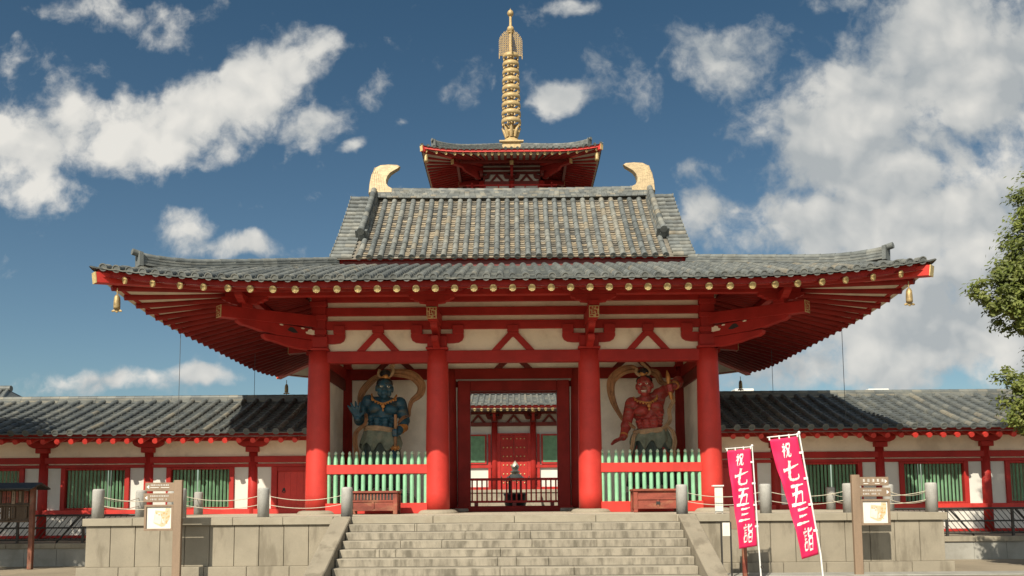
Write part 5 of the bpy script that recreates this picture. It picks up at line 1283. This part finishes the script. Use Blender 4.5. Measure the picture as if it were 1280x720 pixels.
# ------------------------------------------------------------------ brush lettering
def stroke(mb, pts, w, P, taper=(1.15, .85, .32)):
    pth = smooth_path([(x, y, 0) for x, y in pts], 5); n = len(pth); L, Rr = [], []
    for i, p in enumerate(pth):
        t = (pth[min(i+1, n-1)]-pth[max(i-1, 0)]).normalized(); nn = Vector((-t.y, t.x, 0))
        u_ = i/(n-1); a, b, c = taper; ww = w*(a+(b-a)*u_*2 if u_ < .5 else b+(c-b)*(u_-.5)*2)*(1+.22*math.sin(i*1.9+len(pts)+7*pts[0][1]))
        L.append(P(*(p+nn*ww)[:2])); Rr.append(P(*(p-nn*ww)[:2]))
    mb.add(L+Rr, [(i, i+1, n+i+1, n+i) for i in range(n-1)])
GLY = {
 'iwai': [([(.22, .97), (.33, .87)], 1), ([(.08, .74), (.25, .77), (.42, .79)], 1), ([(.41, .77), (.25, .58), (.04, .42)], 1), ([(.24, .62), (.25, .3), (.24, .0)], 1), ([(.30, .54), (.42, .44)], .9),
          ([(.54, .90), (.55, .56)], 1), ([(.54, .90), (.75, .93), (.92, .91), (.88, .58)], 1), ([(.56, .60), (.88, .62)], .9), ([(.66, .56), (.62, .25), (.42, .0)], 1), ([(.78, .56), (.76, .15), (.88, .07), (1.0, .10), (1.0, .26)], 1)],
 'seven': [([(.02, .55), (.45, .62), (1.0, .78)], 1.15), ([(.46, 1.0), (.40, .55), (.38, .22), (.50, .06), (.80, .06), (.98, .12), (.98, .30)], 1.15)],
 'five': [([(.12, .93), (.5, .95), (.90, .98)], 1.1), ([(.50, .93), (.40, .5), (.30, .08)], 1.1), ([(.14, .54), (.5, .57), (.80, .60), (.74, .08)], 1.1), ([(.0, .04), (.5, .04), (1.0, .08)], 1.2)],
 'three': [([(.12, .92), (.5, .93), (.88, 1.0)], 1.25), ([(.18, .50), (.5, .50), (.82, .56)], 1.2), ([(.0, .02), (.5, .05), (1.0, .08)], 1.35)],
 'mairi': [([(.20, 1.0), (.29, .92)], 1), ([(.0, .81), (.22, .83), (.46, .86)], 1), ([(.10, .66), (.38, .69)], .9), ([(.10, .51), (.38, .54)], .9), ([(.10, .36), (.11, .04)], .9), ([(.10, .36), (.40, .38), (.37, .05)], .9), ([(.11, .06), (.37, .07)], .9),
           ([(.90, .96), (.72, .86), (.56, .82)], 1), ([(.56, 1.0), (.56, .70), (.64, .62), (.92, .62), (.97, .76)], 1), ([(.60, .50), (.60, .0)], .9), ([(.60, .50), (.92, .52), (.92, .0)], .9), ([(.60, .27), (.92, .28)], .8), ([(.60, .03), (.92, .04)], .9)]}
def banner(name, TL, TR, BL, BR, base, label, bulge):
    TL, TR, BL, BR = map(Vector, (TL, TR, BL, BR))
    nrm = (TR-TL).cross(BL-TL).normalized()
    if nrm.y > 0: nrm = -nrm
    b = thing('nobori_banner', base, label, 'banner', 'crimson festival banners')
    def P(u_, v_, off=0.):                              # u across, v up
        q = BL.lerp(BR, u_).lerp(TL.lerp(TR, u_), v_)
        q = q+(BR-BL).normalized()*bulge*math.sin(math.pi*min(1, max(0, (1-v_)*1.0)))**2*(.3+.7*u_)*(1-v_)
        wv = .034*math.sin(5.5*v_+2.2*u_)+.020*math.sin(13*v_-6*u_)*(1-.6*u_)+.011*math.sin(17*u_+9*v_)+.010*math.sin(31*v_+11*u_)
        return q+nrm*(wv*(1-.75*u_)*(1-abs(2*v_-1)**6)+off)
    mb = MB(); nu, nv = 10, 44; vs = []
    for off in (.0015, -.0015):
        for j in range(nv+1):
            for i in range(nu+1): vs.append(P(i/nu, j/nv, off))
    N = (nu+1)*(nv+1); fs = []
    for j in range(nv):
        for i in range(nu):
            a = j*(nu+1)+i; fs += [(a, a+1, a+nu+2, a+nu+1), (N+a, N+a+nu+1, N+a+nu+2, N+a+1)]
    for i in range(nu): fs += [(i, N+i, N+i+1, i+1), (nv*(nu+1)+i, nv*(nu+1)+i+1, N+nv*(nu+1)+i+1, N+nv*(nu+1)+i)]
    for j in range(nv): a = j*(nu+1); c = a+nu; fs += [(a, a+nu+1, N+a+nu+1, N+a), (c, N+c, N+c+nu+1, c+nu+1)]
    mb.add(vs, fs, 0, True); cl = mb.build('cloth', CLOTH, b)
    tx = MB()
    for g_, u0, u1, v0, v1, w in (('iwai', .33, .66, .835, .955, .10), ('seven', .20, .80, .635, .805, .085), ('five', .20, .82, .43, .60, .085), ('three', .20, .80, .275, .40, .085), ('mairi', .30, .82, .05, .235, .075)):
        asp = (v1-v0)/(u1-u0)
        for pts_, k in GLY[g_]:
            stroke(tx, [(px*.97, py) for px, py in pts_], w*k*.78, lambda x, y: P(u0+(u1-u0)*(x+.20*(y-.5)), v0+(v1-v0)*y, .006))
    tx.build('lettering', WHITEP, cl)
    # pole with cross bar and ties
    e = (TR-BR).normalized(); out = (TR-TL).normalized()
    p0 = Vector(base)
    top = TR+e*.05+out*.035
    p1 = BR+out*.03
    mb = MB(); mb.tube([p0, p0.lerp(p1, .5), p1, p1.lerp(top, .5), top], [.016, .015, .014, .013, .012], 10); mb.build('pole', STEEL, b)
    mb = MB(); mb.tube([top-e*.02, TL+e*.04-out*.03], .010, 8); mb.ell(top, (.024, .024, .03), None, 10); mb.build('cross_bar', STEEL, b)
    for t in (.2, .42, .64, .86): c = BR.lerp(TR, t)+out*.015; mb = MB(); mb.beam(c-out*.035, c+out*.03, .025, .035); mb.build('tie', STEEL, b)
    for t in (.0, .35, .7, 1): c = TL.lerp(TR, t)+e*.02; mb = MB(); mb.beam(c-e*.03, c+e*.03, .02, .02); mb.build('tie', STEEL, b)
    q = p0.lerp(p1, .45)
    mb = MB(); mb.tube([q+Vector((.03+.028*math.cos(t), -.02, .028*math.sin(t))) for t in [k*math.pi/6 for k in range(13)]], .006, 6, False); mb.build('ring', DARKM, b)
banner('banner', (4.12, -7, 2.70), (4.575, -7, 2.74), (4.28, -7.05, .82), (4.64, -7, .87), (4.70, -7, GZ), 'upright crimson banner with white brush lettering, the one nearer the steps', .0)
banner('banner', (4.02, -10, 2.69), (4.46, -10, 2.74), (4.44, -10.05, .83), (4.72, -10, .90), (4.80, -10.0, GZ), 'leaning crimson banner with white brush lettering and curling lower corner, in front of the other', .10)

# ------------------------------------------------------------------ direction signs with maps
OCH = mat('map_ochre', (.52, .44, .29), .7, .08, 8, .03); MAPG = mat('map_grey', (.55, .54, .50), .7, .08, 8, .03); ORG = mat('map_orange', (.52, .33, .14), .7, .08, 8, .03)
def sign(s):
    y = -5.5; sd = 'left' if s < 0 else 'right'
    px = -7.08 if s < 0 else 7.18
    t = thing('direction_sign', (px, y, GZ), 'brown signpost with white arrows pointing %s above a framed area map' % sd, 'sign', 'brown signposts with area maps')
    mb = MB(); mb.box(px-.085, px+.085, y-.045, y+.045, GZ, 2.26); mb.build('post', WOOD, t, bevel=.006)
    xa, xb = sorted((px-s*-.09, px+s*-.0))
    a, b = (px-.70, px-.088) if s < 0 else (px+.088, px+.70)
    rnd = random.Random(5+s)
    for k, (z0, z1) in enumerate(((2.03, 2.21), (1.80, 1.985))):
        sh = .03*k*(1 if s < 0 else 0)
        mb = MB(); mb.box(a-sh, b+(.03*k if s > 0 else 0), y-.022, y+.022, z0, z1); p = mb.build('arrow_board', WOOD, t, bevel=.005)
        mb = MB(); zc = (z0+z1)/2
        ax = a+.06-sh if s < 0 else b-.06+.03*k
        yy = y-.0245
        mb.add([(ax-.03 if s < 0 else ax+.03, yy, zc), (ax+.025 if s < 0 else ax-.025, yy, zc-.042), (ax+.025 if s < 0 else ax-.025, yy, zc+.042)], [(0, 1, 2)])
        def glyph(x, z, h):                               # small worn characters, too fine to read
            for q in range(3): zz = z+h*(q/2-.5)*.8; mb.add([(x-h*.36, yy, zz-h*.07), (x+h*.36, yy, zz-h*.07), (x+h*.36, yy, zz+h*.07), (x-h*.36, yy, zz+h*.07)], [(0, 1, 2, 3)])
            for q in range(rnd.choice((1, 2))): xx = x+h*rnd.uniform(-.25, .25); mb.add([(xx-h*.06, yy-.0008, z-h*.45), (xx+h*.06, yy-.0008, z-h*.45), (xx+h*.06, yy-.0008, z+h*.45), (xx-h*.06, yy-.0008, z+h*.45)], [(0, 1, 2, 3)])
        x0, x1 = (a+.11, b-.07) if s < 0 else (a+.05, b-.12)
        if s > 0 and k == 0:
            for i in range(5): glyph(x0+.04+.098*i, zc+.018, .062)
            for i in range(2): mb.box(x0+.03+.24*i, x0+.13+.24*i, yy-.0005, yy, zc-.055, zc-.042)
        else:
            for row, (dz, h, n) in enumerate(((.036, .034, 11), (-.034, .034, 10))):
                if s < 0 and k == 0 and row == 1: mb.box(x0, x0+.18, yy-.0005, yy, zc-.02, zc-.008); mb.box(x0+.22, x0+.4, yy-.0005, yy, zc-.02, zc-.008); continue
                for i in range(n):
                    if i in (4, 8) and row == 1: continue
                    glyph(x0+.02+i*(x1-x0-.04)/11, zc+dz, h)
        mb.build('lettering', WHITEP, p)
    z0, z1 = 1.20, 1.745
    a2, b2 = a-.0, b+.0
    mb = MB()
    mb.box(a2, b2, y-.035, y+.03, z0, z0+.045); mb.box(a2, b2, y-.035, y+.03, z1-.045, z1); mb.box(a2, a2+.045, y-.034, y+.03, z0+.046, z1-.046); mb.box(b2-.045, b2, y-.034, y+.03, z0+.046, z1-.046)
    mb.box(a2+.04, b2-.04, y+.005, y+.025, z0+.04, z1-.04)
    fr = mb.build('map_frame', WOOD, t, bevel=.004)
    xa, xb, za, zb = a2+.046, b2-.046, z0+.047, z1-.047; yp = y-.004
    mb = MB(); mb.box(xa, xb, yp, yp+.008, za, zb); pn = mb.build('map_panel', PAPER, fr)
    W_, H_ = xb-xa, zb-za; f = lambda u_, v_, d: (xa+u_*W_, yp-d, za+v_*H_)
    mb = MB(); mb.add([f(u_, v_, .001) for u_, v_ in ((.28, .26), (.42, .17), (.60, .08), (.72, .10), (.92, .42), (.96, .74), (.94, .95), (.76, .96), (.74, .80), (.34, .84))], [tuple(range(10))]); mb.build('map_area', OCH, pn)
    mb = MB(); mb.add([f(u_, v_, .0018) for u_, v_ in ((.30, .30), (.56, .20), (.60, .50), (.54, .74), (.34, .72))], [tuple(range(5))]); mb.add([f(u_, v_, .0018) for u_, v_ in ((.62, .24), (.72, .24), (.72, .46), (.62, .46))], [(0, 1, 2, 3)]); mb.build('map_precinct', MAPG, pn)
    mb = MB()
    for i in range(24):
        u_, v_ = rnd.choice(((rnd.uniform(.36, .92), rnd.uniform(.60, .74)), (rnd.uniform(.78, .92), rnd.uniform(.4, .9)), (rnd.uniform(.6, .84), rnd.uniform(.2, .5)))); w_, h_ = rnd.uniform(.012, .035), rnd.uniform(.012, .04)
        mb = MB(); mb.add([f(u_-w_, v_-h_, .0026+i*.00002), f(u_+w_, v_-h_, .0026+i*.00002), f(u_+w_, v_+h_, .0026+i*.00002), f(u_-w_, v_+h_, .0026+i*.00002)], [(0, 1, 2, 3)]); mb.build('map_building', ORG, pn)
    mb = MB(); mb.add([f(u_, v_, .001) for u_, v_ in ((.08, .14), (.11, .14), (.10, .30), (.085, .30))], [(0, 1, 2, 3)])
    for i in range(7): mb.add([f(u_, v_, .001) for u_, v_ in ((.06+.05*i, .055), (.09+.05*i, .055), (.09+.05*i, .075), (.06+.05*i, .075))], [(0, 1, 2, 3)])
    mb.build('map_legend', MAPG, pn)
sign(-1); sign(1)

# ------------------------------------------------------------------ small notices near the right bollards
t = thing('notice_stand', (4.62, -4.2, TZ), 'white sheet notice on a stand beside the right front gate column', 'notice')
mb = MB(); mb.box(4.53, 4.71, -4.22, -4.20, TZ+.03, TZ+.60); mb.build('sheet', PAPER, t)
mb = MB()
for i in range(4):
    for j in range(12): mb.box(4.56+.035*i, 4.575+.035*i, -4.2215, -4.2205, TZ+.10+.038*j, TZ+.125+.038*j)
mb.build('lettering', MAPG, t)
mb = MB(); mb.box(4.48, 4.73, -4.26, -4.14, TZ+.61, TZ+.64); mb.box(4.535, 4.555, -4.195, -4.17, TZ, TZ+.61); mb.box(4.685, 4.705, -4.195, -4.17, TZ, TZ+.61); mb.build('frame', WHITEP, t)
t = thing('post_sign', (4.32, -5.9, GZ), 'small white notice between two thin dark posts before the terrace wall', 'sign')
for x in (4.235, 4.425): mb = MB(); mb.box(x-.014, x+.014, -5.92, -5.89, GZ, 1.30); mb.build('post', DARKM, t)
mb = MB(); mb.box(4.255, 4.405, -5.93, -5.915, 1.02, 1.29); p = mb.build('panel', PAPER, t)
mb = MB(); mb.tube([(4.33+.022*math.cos(q), -5.9315, 1.20+.022*math.sin(q)) for q in [k*math.pi/6 for k in range(13)]], .005, 5, False)
for j in range(4): mb.box(4.285, 4.375, -5.932, -5.9305, 1.06+.025*j, 1.068+.025*j)
mb.build('lettering', MAPG, p)
t = thing('wooden_board', (4.68, -5.95, GZ), 'wooden notice board on a reddish post hidden behind the upright banner', 'notice board')
mb = MB(); mb.box(4.635, 4.725, -5.99, -5.91, GZ, 1.45); mb.build('post', WOOD_R, t, bevel=.006)
mb = MB(); mb.box(4.42, 4.94, -5.91, -5.875, 1.15, 1.62); mb.build('board', WOOD, t, bevel=.006)

# ------------------------------------------------------------------ roofed notice board at the far left
WOOD_P = mat('peeling_post', (.20, .075, .045), .75, .3, 4, .1, .2, 50, dirt=(.17, .13, .09), dirt_amt=.9, dscale=3)
t = thing('roofed_notice_board', (-13.0, -2, GZ), 'old roofed timber board hung with worn wooden tablets before the left corridor', 'notice board')
for x in (-14.3, -12.28):
    mb = MB(); mb.beam((x+.1, -2, GZ), (x+.1, -2, 2.22), .11, .11); mb.build('post', WOOD_P, t, bevel=.01)
mb = MB(); mb.add([(-14.7, -2.42, 2.175), (-11.98, -2.42, 2.175), (-11.98, -2, 2.33), (-14.7, -2, 2.33), (-11.98, -1.58, 2.19), (-14.7, -1.58, 2.19), (-14.7, -2.42, 2.15), (-11.98, -2.42, 2.15), (-11.98, -2, 2.28), (-14.7, -2, 2.28), (-11.98, -1.58, 2.15), (-14.7, -1.58, 2.15)],
       [(0, 1, 2, 3), (3, 2, 4, 5), (9, 8, 7, 6), (11, 10, 8, 9), (0, 6, 7, 1), (5, 4, 10, 11), (1, 7, 8, 2), (2, 8, 10, 4), (0, 3, 9, 6), (3, 5, 11, 9)]); mb.build('roof', DARKM, t)
mb = MB(); mb.box(-14.12, -12.26, -1.97, -1.94, 1.36, 2.14); bp = mb.build('back_panel', WOOD_D, t)
mb = MB(); mb.box(-14.12, -12.26, -2.03, -1.97, 1.33, 1.37); mb.box(-14.12, -12.26, -2.02, -1.97, 1.745, 1.775); mb.build('shelf_rail', WOOD_D, t, bevel=.004)
rnd = random.Random(3)
for row, (z0, z1) in enumerate(((1.38, 1.72), (1.785, 2.11))):
    x = -14.09
    while x < -12.32:
        w_ = rnd.choice((.05, .06, .085, .10)); h = rnd.uniform(.80, 1)
        if rnd.random() < .85:
            mb = MB(); mb.box(x, x+w_, -2.0-rnd.random()*.012, -1.972, z1-(z1-z0)*h, z1); tb = mb.build('tablet', rnd.choice((WOOD_R, WOOD, WOOD_R, WOOD_D, WOOD_D)), t)
            mb = MB()
            for j in range(8):
                if rnd.random() < .7: zz = z1-.035-.036*j; mb.box(x+w_*.35, x+w_*rnd.uniform(.55, .7), -2.0135, -2.0125, zz-.02, zz)
            if mb.v: mb.build('lettering', rnd.choice((INK, INK, MAPG)), tb)
        x += w_+rnd.uniform(.008, .03)

# ------------------------------------------------------------------ trees
LEAF = attr_mat('leaves', [(0, (.085, .115, .024)), (.4, (.15, .185, .042)), (.75, (.215, .235, .06)), (1, (.30, .30, .10))], .5, .3, 1.1, 0, 40, trans=.42)
BARK = mat('bark', (.085, .065, .048), .9, .3, 6, .1, .5, 30, stretch=(1, 1, .3))
def tree(name, base, label, clusters, nleaf, size, trunk_top, seed):
    rnd = random.Random(seed); t = thing('broadleaf_tree', base, label, 'tree')
    b = Vector(base); mb = MB()
    tt = Vector(trunk_top); mb.tube(smooth_path([b, b.lerp(tt, .35)+Vector((.12, .05, 0)), b.lerp(tt, .7)+Vector((-.08, .1, 0)), tt], 4), [.32-.018*i for i in range(13)], 12); mb.build('trunk', BARK, t)
    lb = MB()
    for (cx, cy, cz, rx, ry, rz_) in clusters:
        c = Vector((cx, cy, cz)); s0 = b.lerp(tt, min(1, max(.35, (cz-b.z-.8)/(tt.z-b.z)))); md = s0.lerp(c, .55)+Vector((0, 0, -.15))
        lb.tube(smooth_path([s0, md, c], 4), [.10-.009*i for i in range(9)], 7)
    lb.build('limbs', BARK, t)
    cr = MB(); tot = sum(a[3]*a[4]*a[5] for a in clusters)
    for (cx, cy, cz, rx, ry, rz_) in clusters:
        n = int(nleaf*(rx*ry*rz_)/tot); nt_ = max(6, n//55)
        for k in range(nt_):                           # leaf tufts
            while True:
                d = Vector((rnd.uniform(-1, 1), rnd.uniform(-1, 1), rnd.uniform(-1, 1)))
                if .45 < d.length < 1: break
            d = d*(1+.18*math.sin(7*d.x+3*cx)*math.cos(6*d.z+cz))
            tc = Vector((cx+d.x*rx, cy+d.y*ry, cz+d.z*rz_)); tr = rnd.uniform(.16, .33)*min(1, rx/.8); hue = rnd.triangular(0, 1, .45)
            for j in range(55):
                q = Vector((max(-1.1, min(1.1, rnd.gauss(0, .55))), max(-1.1, min(1.1, rnd.gauss(0, .55))), max(-.8, min(.8, rnd.gauss(0, .40)))))*tr; p = tc+q
                nrm = (q.normalized()*.8+d.normalized()*.5+to_sun*.9+Vector((rnd.uniform(-.9, .9), rnd.uniform(-.9, .9), rnd.uniform(-.3, 1.2)))).normalized()
                ax = nrm.orthogonal(); ax.rotate(Matrix.Rotation(rnd.uniform(0, 6.3), 3, nrm)); ax.normalize(); bx_ = nrm.cross(ax)
                L = size*rnd.uniform(.65, 1.2); w = L*.42
                cr.add([p-ax*L*.5, p+bx_*w*.5-ax*L*.05-nrm*L*.05, p+ax*L*.5-nrm*L*.12, p-bx_*w*.5-ax*L*.05-nrm*L*.05], [(0, 1, 2, 3)], min(1, max(0, hue*.6+rnd.random()*.4)))
    cr.build('crown', LEAF, t)
rn = random.Random(11)
CL = [(12.35, -2, 7.35, .62, .8, .75), (13.1, -2, 7.9, .9, 1, .8), (12.75, -2.1, 6.75, .65, .8, .55), (13.6, -1.9, 7.0, 1, 1.1, .9), (13.9, -1.8, 8.7, 1.1, 1.2, .9), (13.2, -2, 9.15, .5, .6, .35), (12.1, -2, 6.95, .3, .4, .35),
      (14.4, -1.6, 9.9, 1.1, 1.2, .8), (15.2, -1.6, 8.6, 1.3, 1.3, 1.2), (14.6, -1.6, 6.9, 1.2, 1.2, 1.0), (12.75, -1.9, 5.0, .55, .7, .35), (13.2, -2, 4.55, .9, .9, .55), (12.85, -2.1, 4.05, .62, .7, .38), (13.25, -2, 3.6, .7, .8, .42), (13.05, -2.0, 3.2, .45, .5, .22),
      (14.0, -1.8, 4.6, 1.0, 1.1, .8), (14.0, -2, 3.6, .8, .9, .5), (13.7, -2, 5.6, .7, .9, .45), (15.2, -1.8, 5.4, 1.3, 1.2, 1.1)]
k_ = .835
CL = [(a*k_+.2, -5.5+(b+1.9)*k_, 1.55+(c-1.75)*k_, d*k_, e*k_, f*k_) for a, b, c, d, e, f in CL]
tree('broadleaf_tree', (12.3, -5.2, GZ), 'leafy green tree at the right edge standing before the right corridor', CL, 80000, .115, (12.2, -5.2, 8.1), 4)
CL2 = [(-12.9, -5.2, 4.9, .9, 1, .6), (-13.6, -4.6, 5.6, 1.1, 1.1, .8), (-13.2, -6.2, 5.4, 1.0, 1.0, .7), (-14.6, -5.4, 5.0, 1.2, 1.2, .9), (-12.7, -4.2, 4.3, .6, .8, .45), (-14.4, -6.6, 6.2, 1.2, 1.2, .9), (-14.2, -4.3, 4.0, .9, 1, .6), (-15.6, -6.2, 4.6, 1.1, 1.2, .8), (-14.45, -1, 4.75, .62, .7, .35), (-15.3, -1.2, 5.6, .9, .9, .8), (-15.4, -1.6, 4.5, .8, .9, .6), (-16.2, -1.2, 6.4, 1.2, 1.2, 1.0), (-17, -1.4, 5.0, 1.2, 1.2, 1.1), (-15.6, -2.6, 5.2, 1.0, 1, .8), (-17.4, -2.4, 6.3, 1.3, 1.3, 1.0), (-15.9, -3.4, 4.3, 1.0, 1.0, .7), (-16.6, -4.2, 5.5, 1.3, 1.2, 1.0)]
tree('broadleaf_tree', (-16.9, -2.4, GZ), 'leafy tree just beyond the left edge, shading the left corridor', CL2, 42000, .16, (-16.7, -2.3, 6.2), 9)
